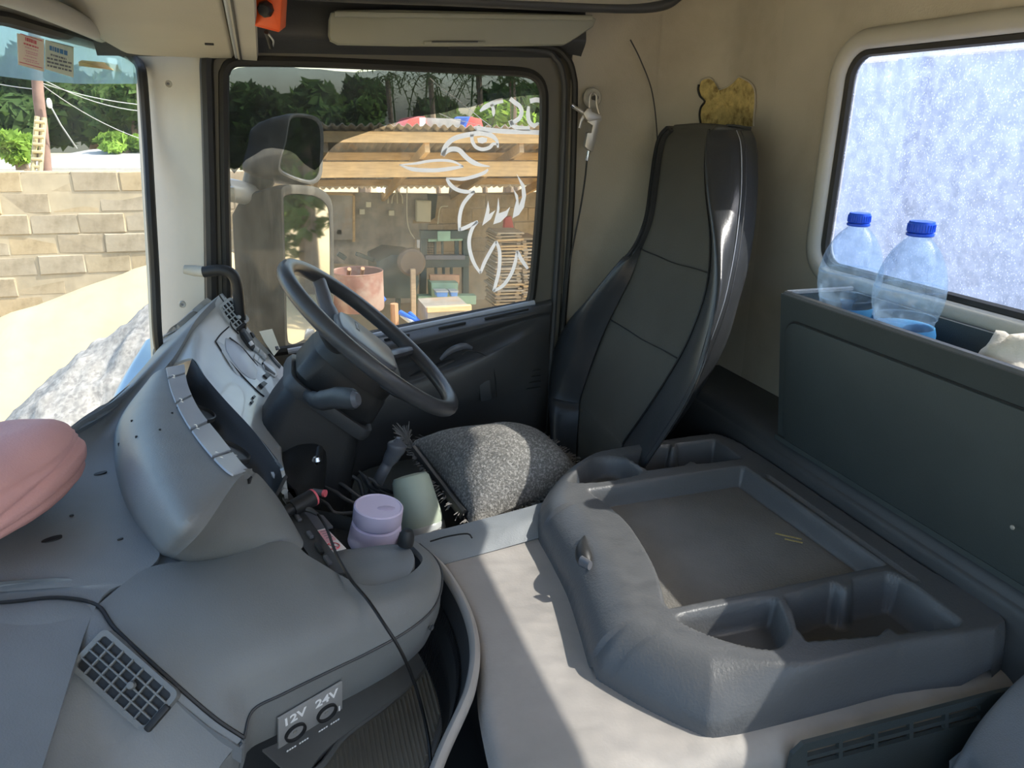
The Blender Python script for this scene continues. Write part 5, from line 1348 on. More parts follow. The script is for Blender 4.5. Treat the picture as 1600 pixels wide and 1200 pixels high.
# ================================================================ pink cloth on the dash
pkc = Q((-35, 775, 2.0))[0] + V(.012, -.03, -.02)
bm = bmesh.new(); bmesh.ops.create_icosphere(bm, subdivisions=5, radius=1)
ax_ = V(.40, .90, 0).normalized(); bx_ = V(.9, -.40, 0).normalized()
for v in bm.verts:
    d = v.co.normalized()
    f_ = (abs(d.x) ** 2.6 + abs(d.y) ** 2.6 + abs(d.z) ** 2.6) ** (-1 / 2.6)
    q = d * f_
    crease = math.exp(-((q.z - .05 - .35 * q.x + .15 * math.sin(q.y * 3)) / .07) ** 2) * .09 + math.exp(-((q.z - .55 + .25 * q.y) / .06) ** 2) * .06 + math.exp(-((q.z + .45 - .2 * q.x) / .06) ** 2) * .06
    q = q * (1 - crease * (1 - abs(d.z) ** 4) + .05 * noise.noise(q * 1.6 + V(4, 1, 7)) + .012 * noise.noise(q * 6))
    v.co = pkc + ax_ * (q.x * .150) + bx_ * (q.y * .078 + .016) + V(0, 0, 1) * (.052 + q.z * .062)
r = bm_out(bm); bm.free()
mk('folded_cloth', r[0], r[1], M_pink, ang=180, label='folded pink fabric bundle on the dashboard by the windscreen', cat='cloth')
# ================================================================ side sun visor
sv = thing('sun_visor', 'grey-green folded sun visor above the driver door window', 'visor', px(720, 70, y=1.80))
vo = [(514, 30), (517, 20), (527, 16), (600, 15), (700, 17), (820, 20), (920, 24), (931, 30), (926, 42), (890, 66), (880, 71), (800, 72), (640, 72), (528, 70), (516, 64), (513, 55)]
q = [px(u, v, y=1.80) for u, v in vo]
Mz = on_y(1.80)
ol_ = [(p.x, p.z) for p in q]
vs_, fs_ = prism(ol_, .022, .008)
mk('visor_blade', [V(p.x, 1.812 - p.z + .35 * (p.y - 2.69) * 0, p.y) for p in vs_], fs_, M_visor, sv)
p0, p1 = px(523, 22, y=1.785), px(925, 28, y=1.785)
mk('hinge_fold', *tube([p0, lerp(p0, p1, .5), p1], .006, 8, flat=.7), M_visor, sv)
a_, b_ = px(662, 67, y=1.788), px(758, 67, y=1.788)
mk('finger_grip', *tf(box(((b_ - a_).length, .006, .006), .0015), frame((a_ + b_) / 2, b_ - a_, V(0, 1, 0))), M_visor, sv)
mk('finger_slot', *tf(box(((b_ - a_).length * .75, .007, .003), .001), frame((a_ + b_) / 2 + V(0, -.001, .002), b_ - a_, V(0, 1, 0))), M_dark, sv)
# orange box hanging by the shelf
ob = thing('orange_switch_box', 'orange plastic box with black knob hanging beside the overhead shelf', 'switch box', px(425, 40, y=1.5))
Y0 = 1.50
o3 = px(396, 41, y=Y0); o4 = px(431, 50, y=Y0 - .01); o5 = px(437, 62, y=Y0 + .02)
axu = (px(417, -30, y=Y0 - .03) - px(397, 36, y=Y0)).normalized()
axr = (o4 - o3).normalized()
axd = axu.cross(axr).normalized()
Mo = frame(o3, axr, axu)
zdir = Mo.col[2].to_3d(); sgn = 1 if zdir.dot(CAM - o3) > 0 else -1
wd = (o4 - o3).length + .006
if sgn < 0: Mo = frame(o3, axr, axu) @ Matrix.Diagonal((1, 1, -1, 1))
ov = box((wd, .12, .042), .003)
mk('box_body', *tf(ov if sgn > 0 else flip(ov), Mo @ Matrix.Translation((wd / 2, .06, -.021))), M_orange, ob)
mk('box_lid', *tf(prism(rrect(wd + .005, .115, .004), .005, .002), Mo @ Matrix.Translation((wd / 2, .061, .0))), M_orange, ob)
mk('knob', *tf(lathe([(.013, 0), (.0135, .008), (.011, .016), (.009, .018)], 8), Mo @ Matrix.Translation((wd * .5, .035, .004))), M_black, ob)
mk('hanging_wire', *tube(spline([px(416, 50, y=1.52), px(420, 62, y=1.54), px(424, 75, y=1.55)], 4), .004, 8), M_rubber, ob)
mk('hanging_wire', *tube(spline([px(420, 54, y=1.52), px(427, 64, y=1.54), px(426, 73, y=1.55)], 4), .0018, 6), M_panel, ob)
mk('bracket', *tf(box((.02, .03, .06), .003), Matrix.Translation(o3 + axu * .13 + V(.02, .0, .03))), M_dark, ob)
# ================================================================ air blow gun on its hook
YW = 1.848
hk = thing('wall_hook', 'round beige hook screwed to the wall behind the door', 'hook', px(925, 152, y=YW))
Mh = frame(px(925, 153, y=YW + .006), V(1, 0, 0), V(0, 0, -1))
if Mh.col[2].y > 0: Mh = frame(px(925, 153, y=YW + .006), V(1, 0, 0), V(0, 0, 1))
mk('hook_disc', *tf(lathe([(.024, 0), (.024, .004), (.021, .007), (.006, .008)], 28), Mh), M_pillar, hk)
mk('hook_peg', *tf(lathe([(.005, .006), (.005, .020), (.007, .022), (.0068, .025), (.002, .026)], 14), Mh), M_dark, hk)
gun = thing('blow_gun', 'small metal air blow gun with black hose hanging from the round hook', 'air gun', px(918, 240, y=1.82))
YGN = 1.826
def gq(pts, y=YGN): return [px(u, v, y=y) for u, v in pts]
def gprism(name, pts, th, m, par=gun, y=YGN):
    q = [(p.x, p.z) for p in gq(pts, y)]
    v, f = prism(q, th, .0015); return mk(name, [V(p.x, y - p.z, p.y) for p in v], f, m, par)
gprism('gun_handle', [(917, 187), (920, 178), (936, 181), (937, 188), (933, 192), (931, 205), (927, 225), (923, 237), (916, 234), (911, 229), (915, 207), (910, 207), (921, 207), (923, 196), (914, 190)], .013, M_alu)
gprism('gun_head', [(908, 177), (914, 170), (920, 169), (922, 174), (936, 180), (937, 186), (916, 190), (913, 186)], .014, M_alu)
gprism('trigger', [(914, 176), (917, 180), (909, 190), (906, 201), (903, 200), (905, 187), (910, 178)], .006, M_alu)
mk('nozzle', *tube(gq([(911, 176), (903, 171), (895, 166)], YGN - .006), [.0055, .005, .0042], 10), M_alu, gun)
mk('nozzle_tip', *tube(gq([(897, 167), (893, 164)], YGN - .006), .0046, 10), M_chrome, gun)
lp_ = gq([(923, 175), (921, 165), (922, 150), (927, 145), (932, 150), (932, 162), (936, 178)], YGN - .006)
mk('hanger_loop', *tube(spline(lp_, 4), .0028, 8), M_alu, gun)
mk('hose_fitting', *tube(gq([(920, 236), (918, 245), (917, 251)], YGN - .006), [.0045, .0038, .005], 10), M_chrome, gun)
hs = gq([(917, 250), (914, 280), (907, 325), (898, 370), (889, 420), (883, 480), (880, 540), (879, 580), (882, 615), (872, 650)], 1.838)
mk('hose', *tube(spline(hs, 6), .0024, 8), M_hose, gun)
for (u, v) in ((889, 506), (905, 496)):
    p = px(u, v, y=1.859); mk('panel_stud', *tf(lathe([(.006, 0), (.005, .003), (.001, .0035)], 12), frame(p, V(1, 0, 0), V(0, 0, 1))), M_black, seam)
# ================================================================ torn liner with foam showing
hl = thing('torn_foam', 'patch of yellow foam showing through a torn hole above the seat', 'foam patch', px(1135, 190, y=1.76))
def wallpt(u, v):
    d = ray(u, v); t = .5
    while t < 4e-3 * 1e6:
        t += .0
        break
    lo_, hi_ = 1.0 / 1190, 3.2 / 1190
    def ins(p):      # inside the cab side of the curved corner
        if p.x > 1.108: return False
        if p.x > .95 and p.y > YD - .16: return math.hypot(p.x - .95, p.y - (YD - .16)) < .158
        return p.y < YD - .002
    for _ in range(40):
        m = (lo_ + hi_) / 2
        if ins(CAM + d * m): lo_ = m
        else: hi_ = m
    return CAM + d * lo_
fo = [(1092, 132), (1096, 125), (1105, 122), (1113, 124), (1116, 133), (1114, 141), (1124, 140), (1136, 136), (1146, 128), (1154, 120), (1162, 123), (1172, 129), (1179, 140), (1180, 160), (1178, 180), (1177, 197), (1150, 200), (1115, 200), (1095, 195), (1093, 180), (1095, 168), (1101, 158), (1094, 150), (1091, 140)]
cen = (1138, 165)
n = len(fo); vs_, fs_ = [], []
rg = random.Random(3); RN = 7
for k in range(RN + 1):
    f_ = 1 - k / RN * .98
    for (u, v) in fo:
        uu, vv = lerp(cen[0], u, f_), lerp(cen[1], v, f_)
        p = wallpt(uu, vv); nrm = (CAM - p).normalized()
        vs_.append(p + nrm * ((.001 if k == 0 else .004 + rg.uniform(0, .006))))
for k in range(RN):
    for i in range(n):
        j = (i + 1) % n; fs_.append([k * n + i, k * n + j, (k + 1) * n + j, (k + 1) * n + i])
fs_.append([RN * n + i for i in range(n)])
mk('foam', vs_, fs_, M_foam, hl, ang=60)
mk('torn_edge', *tube(spline([wallpt(u, v) + (CAM - wallpt(u, v)).normalized() * .002 for u, v in fo[:16]], 4), .0022, 6), M_liner, hl)
mk('torn_edge', *tube(spline([wallpt(u, v) + (CAM - wallpt(u, v)).normalized() * .003 for u, v in fo[18:] + fo[:1]], 4), .0030, 6), M_rubber, hl)
# ================================================================ corner of the passenger seat
ps = thing('passenger_seat', 'grey fabric passenger seat, only its corner in view', 'seat', (.9, .3, 1.3))
rows = [[V(.66, .50, 1.52), V(.74, .53, 1.53), V(.86, .56, 1.56), V(.95, .575, 1.6), V(1.0, .58, 1.62)],
        Q((1488, 1225, 1.70), (1492, 1192, 1.725), (1525, 1140, 1.752), (1570, 1090, 1.775), (1620, 1045, 1.793)),
        Q((1530, 1260, 1.735), (1540, 1215, 1.762), (1570, 1165, 1.782), (1610, 1120, 1.80), (1660, 1080, 1.81)),
        [V(.50, .32, 1.72), V(.60, .32, 1.755), V(.72, .32, 1.775), V(.84, .32, 1.785), V(.98, .32, 1.79)],
        [V(.45, .0, 1.72), V(.58, .0, 1.755), V(.72, .0, 1.775), V(.84, .0, 1.785), V(.98, .0, 1.79)],
        [V(.50, -.2, 1.6), V(.6, -.2, 1.62), V(.72, -.2, 1.63), V(.84, -.2, 1.64), V(.98, -.2, 1.64)]]
patch('seat_cushion', rows, M_pseat, ps, 6, 6, th=.04, face=(.6, .3, 4))
mk('seat_base', *tf(box((.36, .5, .16), .03), Matrix.Translation((.80, .25, 1.52))), M_dark, ps)
mk('backrest', *tf(box((.09, .5, .5), .04), Matrix.Translation((.99, .22, 1.98 - .35))), M_pseat, ps)
# ================================================================ mirrors and outer corner of the truck
mr = thing('door_mirrors', 'tall grey truck mirror with smaller wide-angle mirror above, outside the driver window', 'mirror', px(440, 545, y=2.12))
MN = V(.80, -.60, -.02).normalized()
def mpl(u, v, c):
    d = ray(u, v); return CAM + d * ((c - CAM).dot(MN) / d.dot(MN))
def mhouse(gl, depth, c3, bulge):
    """gl: glass outline in photo pixels on the tilted mirror plane through c3; the housing sweeps forward from it"""
    n = len(gl); c = (sum(p[0] for p in gl) / n, sum(p[1] for p in gl) / n); secs = []
    for t, k in ((0.0, 1.0), (-.03, 1.06), (-.02, 1.12), (.15, 1.13), (.5, 1.08), (.8, .98), (1.0, .82)):
        secs.append([mpl(lerp(c[0], u, k), lerp(c[1], v, k) + bulge * max(0, t), c3) + V(-depth * t, .10 * depth * t, 0) for u, v in gl])
    return secs
def rr_px(u0, v0, u1, v1, r, sk=0.0):
    return [(x + sk * (y - v1), y) for x, y in rrect(u1 - u0, v1 - v0, r, 5, (u0 + u1) / 2, (v0 + v1) / 2)]
main = [(446, 305), (480, 304), (500, 310), (512, 324), (515, 350), (516, 420), (515, 480), (508, 505), (492, 520), (468, 535), (453, 538), (448, 520), (446, 430), (443, 330)]
wide = [(447, 222), (452, 192), (458, 184), (470, 183), (486, 186), (497, 194), (501, 214), (500, 245), (498, 270), (488, 281), (470, 279), (447, 270), (438, 262), (440, 245)]
for gl, dp, bl_, uc, vc_ in ((main, .135, 6, 480, 420), (wide, .10, 8, 470, 235)):
    sx = [(p.x, p.y) for p in spline([V(a, b, 0) for a, b in gl], 3, closed=True)]
    c3 = px(uc, vc_, y=2.14)
    secs = mhouse(sx, dp, c3, bl_)
    n = len(sx); vs = [p for s_ in secs for p in s_]; fs = []
    for i in range(len(secs) - 1):
        for k in range(n): fs.append([i * n + k, i * n + (k + 1) % n, (i + 1) * n + (k + 1) % n, (i + 1) * n + k])
    fs.append([(len(secs) - 1) * n + k for k in range(n)])
    mk('mirror_housing', vs, fs, M_housing, mr)
    mu, mv = sum(a for a, b in sx) / n, sum(b for a, b in sx) / n
    q = [mpl(lerp(mu, u, .98), lerp(mv, v, .99), c3) for u, v in sx]
    mk('mirror_glass', q + [p - MN * .003 for p in q], [list(range(n)), list(range(2 * n - 1, n - 1, -1))] + [[i, (i + 1) % n, n + (i + 1) % n, n + i] for i in range(n)], M_mirror, mr, smooth=False)
ar = spline([px(352, 296, y=2.02), px(375, 300, y=2.06), px(400, 308, y=2.12), px(420, 318, y=2.14)], 5)
mk('mirror_arm', *tube(ar, .028, 12, flat=.7), M_panel, mr)
mk('arm_bolt', *tf(box((.03, .03, .035), .004), Matrix.Translation(px(357, 303, y=2.0))), M_alu, mr)
mk('lower_arm', *tube([px(400, 556, y=2.02), px(440, 542, y=2.10), px(490, 520, y=2.14)], .012, 10), M_panel, mr)
mk('upper_link', *tube([px(408, 270, y=2.14), px(398, 300, y=2.14)], [.04, .035], 12), M_housing, mr)
# pale blue outer corner panel of the cab
M_bluepaint = mat('blue_cab_paint', (.30, .46, .62), .35, var=.05, coat=.4)
G = [[px(u, v, x=xx) for u, v in ((246, 515), (238, 555), (215, 585), (190, 615), (165, 650), (140, 690))] for xx in (-.36, -.39)]
rows_ = [[px(262, 520, y=2.06), px(258, 560, y=2.06), px(245, 590, y=2.04), px(225, 625, y=2.0)],
         [px(236, 528, y=2.10), px(225, 565, y=2.08), px(206, 592, y=2.05), px(186, 632, y=2.0)],
         [px(226, 534, y=2.13), px(207, 566, y=2.10), px(187, 600, y=2.07), px(166, 644, y=2.02)],
         [px(224, 545, y=2.20), px(205, 575, y=2.17), px(186, 608, y=2.14), px(168, 650, y=2.08)]]
cpn = thing('cab_corner_panel', 'pale blue painted corner of the cab seen past the windscreen', 'panel', px(200, 600, y=2.05))
patch('panel_skin', rows_, M_bluepaint, cpn, 5, 5, th=.004)

# ================================================================ the yard
M_ground = mat('yard_sand', (.50, .38, .21), .95, var=.15, vscale=.8, col2=(.42, .31, .18), c2amt=(.45, .7), c2scale=.5, bump=.4, bscale=20)
M_sand = mat('pale_sand', (.50, .40, .23), .95, var=.10, vscale=3, bump=1.0, bscale=18)
M_gravel = mat('grey_gravel', (.37, .335, .30), .95, var=.30, vscale=22, bump=1.0, bscale=40, col2=(.25, .225, .205), c2amt=(.5, .62), c2scale=26)
M_block = [mat('concrete_block_%s' % n_, c_, .95, var=.20, vscale=5, bump=1.0, bscale=14, col2=(c_[0] * .62, c_[1] * .60, c_[2] * .56), c2amt=(.42, .68), c2scale=4.5) for n_, c_ in
           (('tan', (.46, .37, .25)), ('dun', (.43, .35, .25)), ('ochre', (.49, .38, .24)), ('grey', (.42, .35, .26)))]
M_mortar = mat('mortar', (.44, .36, .25), .95, var=.15, vscale=6)
M_timber = mat('raw_timber', (.60, .42, .22), .8, var=.18, vscale=6, stretch=(1, 8, 8))
M_timberd = mat('old_timber', (.40, .30, .19), .85, var=.2, vscale=6, stretch=(1, 8, 8))
M_tin = mat('corrugated_tin', (.36, .34, .31), .5, metal=.4, var=.2, vscale=5, col2=(.40, .27, .17), c2amt=(.5, .75), c2scale=3)
M_tinw = mat('pale_tin_roof', (.52, .50, .47), .5, metal=.1, var=.06, vscale=2, col2=(.62, .36, .24), c2amt=(.58, .68), c2scale=1.1)
M_plaster = mat('grey_plaster', (.36, .33, .28), .95, var=.15, vscale=4, col2=(.24, .225, .20), c2amt=(.45, .65), c2scale=5, bump=.5, bscale=30)
M_machine = mat('machine_green', (.035, .055, .05), .5, var=.25, vscale=8)
M_mgreen = mat('faded_green', (.22, .34, .24), .6, var=.2, vscale=9)
M_rust = mat('rusty_drum', (.20, .105, .085), .75, var=.2, vscale=5, col2=(.27, .20, .17), c2amt=(.45, .6), c2scale=4)
M_rustb = mat('rust_brown', (.42, .24, .14), .8, var=.2, vscale=8)
M_bluetarp = mat('blue_tarp', (.03, .13, .55), .5, var=.08, vscale=4)
M_redtarp = mat('red_tarp', (.65, .10, .08), .5, var=.08, vscale=4)
M_bark = mat('bark', (.20, .15, .11), .9, var=.2, vscale=9)
M_polew = mat('pole_wood', (.24, .15, .12), .85, var=.2, vscale=9)
M_bamboo = mat('bamboo', (.55, .44, .24), .7, var=.15)
M_wire = mat('pale_wire', (.33, .34, .33), .6)
def leafmat(n_, c_, t_):
    m = bpy.data.materials.new(n_); m.use_nodes = True; nt = m.node_tree; nd = nt.nodes; L = nt.links.new
    nd.remove(nd['Principled BSDF']); df = nd.new('ShaderNodeBsdfDiffuse'); tr = nd.new('ShaderNodeBsdfTranslucent'); mx = nd.new('ShaderNodeMixShader'); mx.inputs[0].default_value = .35
    oi = nd.new('ShaderNodeTexCoord'); nz = nd.new('ShaderNodeTexNoise'); nz.inputs['Scale'].default_value = 1.4; L(oi.outputs['Object'], nz.inputs['Vector'])
    r = nd.new('ShaderNodeMix'); r.data_type = 'RGBA'; r.inputs[6].default_value = (c_[0] * .6, c_[1] * .6, c_[2] * .6, 1); r.inputs[7].default_value = (c_[0] * 1.3, c_[1] * 1.3, c_[2] * 1.3, 1)
    mr_ = nd.new('ShaderNodeMapRange'); mr_.inputs[1].default_value = .35; mr_.inputs[2].default_value = .65; L(nz.outputs['Fac'], mr_.inputs[0]); L(mr_.outputs[0], r.inputs[0])
    L(r.outputs[2], df.inputs[0]); tr.inputs[0].default_value = (*t_, 1); L(df.outputs[0], mx.inputs[1]); L(tr.outputs[0], mx.inputs[2]); L(mx.outputs[0], nd['Material Output'].inputs[0]); return m
M_leafd = leafmat('leaf_dark', (.050, .085, .030), (.08, .14, .03))
M_leafm = leafmat('leaf_mid', (.075, .125, .040), (.12, .20, .04))
M_leafl = leafmat('leaf_light', (.20, .32, .06), (.30, .45, .06))
M_palm = leafmat('palm_leaf', (.05, .075, .030), (.07, .11, .03))
# ground
g = Geo(); NN = 40
gv_ = [V(-40 + 80 * i / NN, -12 + 70 * j / NN, .03 * noise.noise(V(i * .7, j * .7, 0))) for i in range(NN + 1) for j in range(NN + 1)]
gf_ = [[i * (NN + 1) + j, (i + 1) * (NN + 1) + j, (i + 1) * (NN + 1) + j + 1, i * (NN + 1) + j + 1] for i in range(NN) for j in range(NN)]
mk('ground', gv_, gf_, M_ground, kind='structure', ang=180)
# piles
def pile(name, ridge, base_r, m, label, cat, n=70, amp=.04, fr=2.0):
    """heap built as a height field: max of cones along a ridge"""
    xs = [p[0] for p in ridge]; ys = [p[1] for p in ridge]
    x0_, x1_, y0_, y1_ = min(xs) - base_r, max(xs) + base_r, min(ys) - base_r, max(ys) + base_r
    vs, fs = [], []
    for i in range(n + 1):
        for j in range(n + 1):
            x, y = lerp(x0_, x1_, i / n), lerp(y0_, y1_, j / n); h = -.08
            for (a, b) in zip(ridge, ridge[1:]):
                ax, ay = a[0], a[1]; dx, dy = b[0] - ax, b[1] - ay; L2 = dx * dx + dy * dy
                t = max(0, min(1, ((x - ax) * dx + (y - ay) * dy) / L2)) if L2 else 0
                hz = lerp(a[2], b[2], t); d = math.hypot(x - ax - t * dx, y - ay - t * dy)
                h = max(h, (hz + .06) - math.sqrt(d * d + .05) * hz / base_r * 1.15)
            vs.append(V(x, y, h + (amp * noise.noise(V(x * fr, y * fr, 3)) if h > -.05 else 0)))
    for i in range(n):
        for j in range(n): fs.append([i * (n + 1) + j, (i + 1) * (n + 1) + j, (i + 1) * (n + 1) + j + 1, i * (n + 1) + j + 1])
    return mk(name, vs, fs, m, label=label, cat=cat, ang=180)
YP = 7.2
a_, b_ = px(225, 385, y=YP), px(40, 440, y=YP)
pile('sand_pile', [(px(330, 365, y=YP).x, YP, px(330, 365, y=YP).z), (a_.x, YP, a_.z - .05), (b_.x, YP - .1, b_.z - .12), (px(-60, 500, y=YP).x, YP, .75)], 2.0, M_sand, 'large heap of pale yellow sand against the block wall', 'sand pile')
YP = 5.7
a_ = px(262, 400, y=YP)
pile('gravel_pile', [(px(340, 400, y=YP).x, YP, a_.z), (a_.x, YP, a_.z - .06), (px(180, 470, y=YP).x, YP, px(180, 470, y=YP).z - .1), (px(60, 545, y=YP).x, YP - .05, .40)], 1.5, M_gravel, 'grey gravel heap in front of the sand heap', 'gravel pile', n=90, amp=.05, fr=9)
# ---------------------------------------------------------------- block wall
def blockwall(root, x0, x1, y, ztop, blw=.42, blh=.20, seed=1, th=.16, crown=None, skip=None, mats=M_block):
    r = random.Random(seed); nr = int(ztop / blh) + 1; k = 0
    for row in range(nr):
        zt = ztop - row * blh; zc = zt - blh / 2
        if zc < .1: break
        x = x0 - (blw / 2 if row % 2 else 0)
        while x < x1:
            w_ = blw
            if not (skip and skip(x + w_ / 2, zc)) and not (crown and zc > crown(x + w_ / 2)):
                b = BLK.copy(); COL.objects.link(b); b.name = 'concrete_block'
                b.data = BLKM[r.randrange(len(BLKM))]
                b.location = (x + w_ / 2 + r.uniform(-.006, .006), y + r.uniform(-.008, .008), zc + r.uniform(-.004, .004)); b.rotation_euler = (r.uniform(-.008, .008), r.uniform(-.008, .008), r.uniform(-.01, .01))
                reg(b, b.location); adopt(b, root)
            x += blw
BLKM = []
for k, m_ in enumerate(M_block):
    for q in range(2):
        bm = bmesh.new(); bmesh.ops.create_cube(bm, size=1)
        for v in bm.verts: v.co = V(v.co.x * .414, v.co.y * .16, v.co.z * .193)
        bmesh.ops.bevel(bm, geom=list(bm.edges), offset=.010, segments=1, affect='EDGES')
        rq = random.Random(k * 9 + q)
        for v in bm.verts: v.co += V(rq.uniform(-.006, .006), rq.uniform(-.006, .006), rq.uniform(-.005, .005))
        me = bpy.data.meshes.new('concrete_block'); bm.to_mesh(me); bm.free(); me.materials.append(m_); BLKM.append(me)
BLK = bpy.data.objects.new('concrete_block', BLKM[0])
YW1 = 8.6
zt1 = px(150, 266, y=YW1).z
xl = px(72, 270, y=YW1).x
yw = thing('block_wall', 'weathered tan concrete block boundary wall behind the sand heap', 'wall', (px(100, 300, y=YW1).x, YW1, 0))
mk('mortar_core', *tf(box((px(420, 300, y=YW1).x - px(-120, 300, y=YW1).x, .12, zt1 - .03)), Matrix.Translation(((px(420, 300, y=YW1).x + px(-120, 300, y=YW1).x) / 2, YW1 - .014, (zt1 - .03) / 2 - .0))), M_mortar, yw)
blockwall(yw, px(-120, 300, y=YW1).x, px(400, 300, y=YW1).x, YW1, zt1, seed=4, crown=lambda x: zt1 - .09 if x < xl else 99)
# ---------------------------------------------------------------- shed
YS0, YS1 = 7.6, 10.6
zf = px(700, 222, y=YS0).z; zb = px(700, 300, y=YS1).z
xs0_, xs1_ = px(520, 300, y=YS1).x - .6, px(900, 300, y=YS1).x + 1.2
shed = thing('timber_shed', 'open lean-to shed of raw timber with corrugated tin roof', 'shed', ((xs0_ + xs1_) / 2, 9.1, 0))
def roofz(y): return lerp(zf, zb, (y - YS0) / (YS1 - YS0))
nsh = 8; swd = (xs1_ - xs0_) / nsh
for k in range(nsh):
    xa = xs0_ + k * swd; G = []
    for i in range(29):
        x = xa + (swd + .04) * i / 28
        dz_ = .018 * math.sin((x - xs0_) * 2 * math.pi / .085) + (.006 if k % 2 else 0)
        G.append([V(x, YS0 - .25, roofz(YS0 - .25) + dz_ + .09), V(x, YS1 + .15, roofz(YS1 + .15) + dz_ + .09)])
    mk('tin_sheet', *shell(G, .003), M_tin, shed, ang=80)
def beam(nm, p, q, w_, h_, m, par): return mk(nm, *tf(box(((q - p).length, w_, h_), .004, 1), frame((p + q) / 2, q - p, V(0, 0, 1).cross(q - p))), m, par)
for yy, hh in ((YS0 - .1, .10), (YS0 + .75, .08), (YS0 + 1.5, .09), (YS0 + 2.3, .08)):
    beam('purlin', V(xs0_, yy, roofz(yy) + .02), V(xs1_, yy, roofz(yy) + .02), .07, hh, M_timber, shed)
k = 0; x = xs0_ + .3
while x < xs1_:
    beam('rafter', V(x, YS0 - .1, roofz(YS0 - .1) - .07), V(x, YS1, roofz(YS1) - .07), .05, .10, M_timber if k % 2 else M_timberd, shed); x += .95; k += 1
zb2 = px(700, 264, y=YS0 + .2).z
beam('front_beam', V(xs0_, YS0 + .2, zb2), V(xs1_, YS0 + .2, zb2), .08, .15, M_timber, shed)
for u in (585, 668, 748, 822):
    xx = px(u, 240, y=YS0).x
    beam('strut', V(xx, YS0 + .12, zb2 - .02), V(xx, YS0 + .12, zf + .02), .06, .10, M_timber, shed)
for u in (540, 662, 826):
    xx = px(u, 400, y=YS1 - .2).x
    beam('post', V(xx, YS1 - .25, 0), V(xx, YS1 - .25, roofz(YS1 - .25) - .02), .09, .09, M_timberd, shed)
for u in (535, 860):
    xx = px(u, 300, y=YS0 + .2).x
    beam('post', V(xx, YS0 + .2, 0), V(xx, YS0 + .2, zb2), .09, .09, M_timberd, shed) if u > 840 else None
bw = thing('shed_back_wall', 'concrete block back wall of the shed with patches of grey plaster', 'wall', ((xs0_ + xs1_) / 2, YS1, 0))
zw = zb - .02
mk('mortar_core', *tf(box((xs1_ - xs0_ + 1.5, .12, zw)), Matrix.Translation(((xs0_ + xs1_) / 2 - .5, YS1 - .010, zw / 2))), M_mortar, bw)
blockwall(bw, px(665, 300, y=YS1).x, xs1_, YS1, zw, seed=9, skip=lambda x, z: z < .5)
def wallsheet(nm, quad, m, th, y, par):
    q = [px(u, v, y=y) for u, v in quad]; v_, f_ = prism([(p.x, p.z) for p in q], th, .004)
    return mk(nm, [V(p.x, y - p.z + th, p.y) for p in v_], f_, m, par)
wallsheet('plaster_patch', [(500, 300), (668, 302), (672, 330), (668, 395), (640, 420), (500, 410)], M_plaster, .03, YS1 - .08, bw)
wallsheet('plaster_dark', [(668, 302), (684, 304), (680, 340), (672, 345)], M_machine, .02, YS1 - .1, bw)
wallsheet('steel_sheet', [(505, 300), (553, 302), (553, 375), (505, 375)], M_tin, .03, YS1 - .16, bw)
wallsheet('sheet_frame', [(500, 300), (555, 302), (555, 306), (500, 304)], M_timber, .04, YS1 - .17, bw)
wallsheet('sheet_frame', [(551, 302), (555, 302), (555, 378), (551, 378)], M_timber, .04, YS1 - .17, bw)
eb = thing('fuse_box', 'cream metal fuse box on the shed wall', 'fuse box', px(662, 346, y=YS1 - .2))
wallsheet('box_case', [(651, 313), (674, 314), (673, 347), (651, 346)], M_cream, .10, YS1 - .22, eb); wallsheet('box_door', [(652, 315), (673, 316), (672, 345), (652, 344)], M_cream, .012, YS1 - .236, eb)
for i, (u, v) in enumerate(((576, 320), (566, 331), (612, 333), (530, 363))):
    o = thing('wall_switch', ['small pale switch box highest on the shed wall plaster', 'small pale switch box just left of the plaster middle on the shed wall', 'small pale switch box left of the fuse box', 'small pale switch box low at the left of the shed wall'][i], 'switch', px(u, v, y=YS1 - .14))
    wallsheet('switch_case', [(u - 4, v - 4), (u + 4, v - 4), (u + 4, v + 4), (u - 4, v + 4)], M_cream, .05, YS1 - .16, o)
M_lamp = mat('lamp_glow', (.9, .9, .85), .5, emis=(1, .97, .85), estr=3.0)
for i, (u, v) in enumerate(((592, 296), (601, 297))):
    o = thing('shed_bulb', ['left of the two lit bulbs under the shed roof', 'right of the two lit bulbs under the shed roof'][i], 'light bulb', px(u, v + 3, y=YS1 - .4))
    c = px(u, v, y=YS1 - .4)
    mk('bulb_glass', *tf(lathe([(.002, -.035), (.022, -.026), (.03, -.005), (.026, .015), (.014, .03)], 14), Matrix.Translation(c)), M_lamp, o)
    mk('bulb_socket', *tf(lathe([(.016, .028), (.018, .05), (.012, .09)], 12), Matrix.Translation(c)), M_cream, o)
wr_ = thing('shed_wiring', 'loose pale wires hanging on the shed wall', 'wires', px(630, 400, y=YS1 - .2))
for pts in ([(636, 290), (636, 340), (640, 360), (648, 373)], [(606, 318), (608, 300), (616, 294), (620, 300), (621, 318)], [(612, 318), (614, 306), (622, 300), (628, 306), (629, 318)], [(600, 310), (612, 290), (622, 282)], [(684, 350), (688, 325), (700, 322)]):
    mk('wire', *tube(spline([px(u, v, y=YS1 - .2) for u, v in pts], 5), .007, 5), M_cream, wr_)
mk('pull_switch', *tf(box((.06, .04, .11), .01), Matrix.Translation(px(655, 381, y=YS1 - .3))), M_white, wr_)
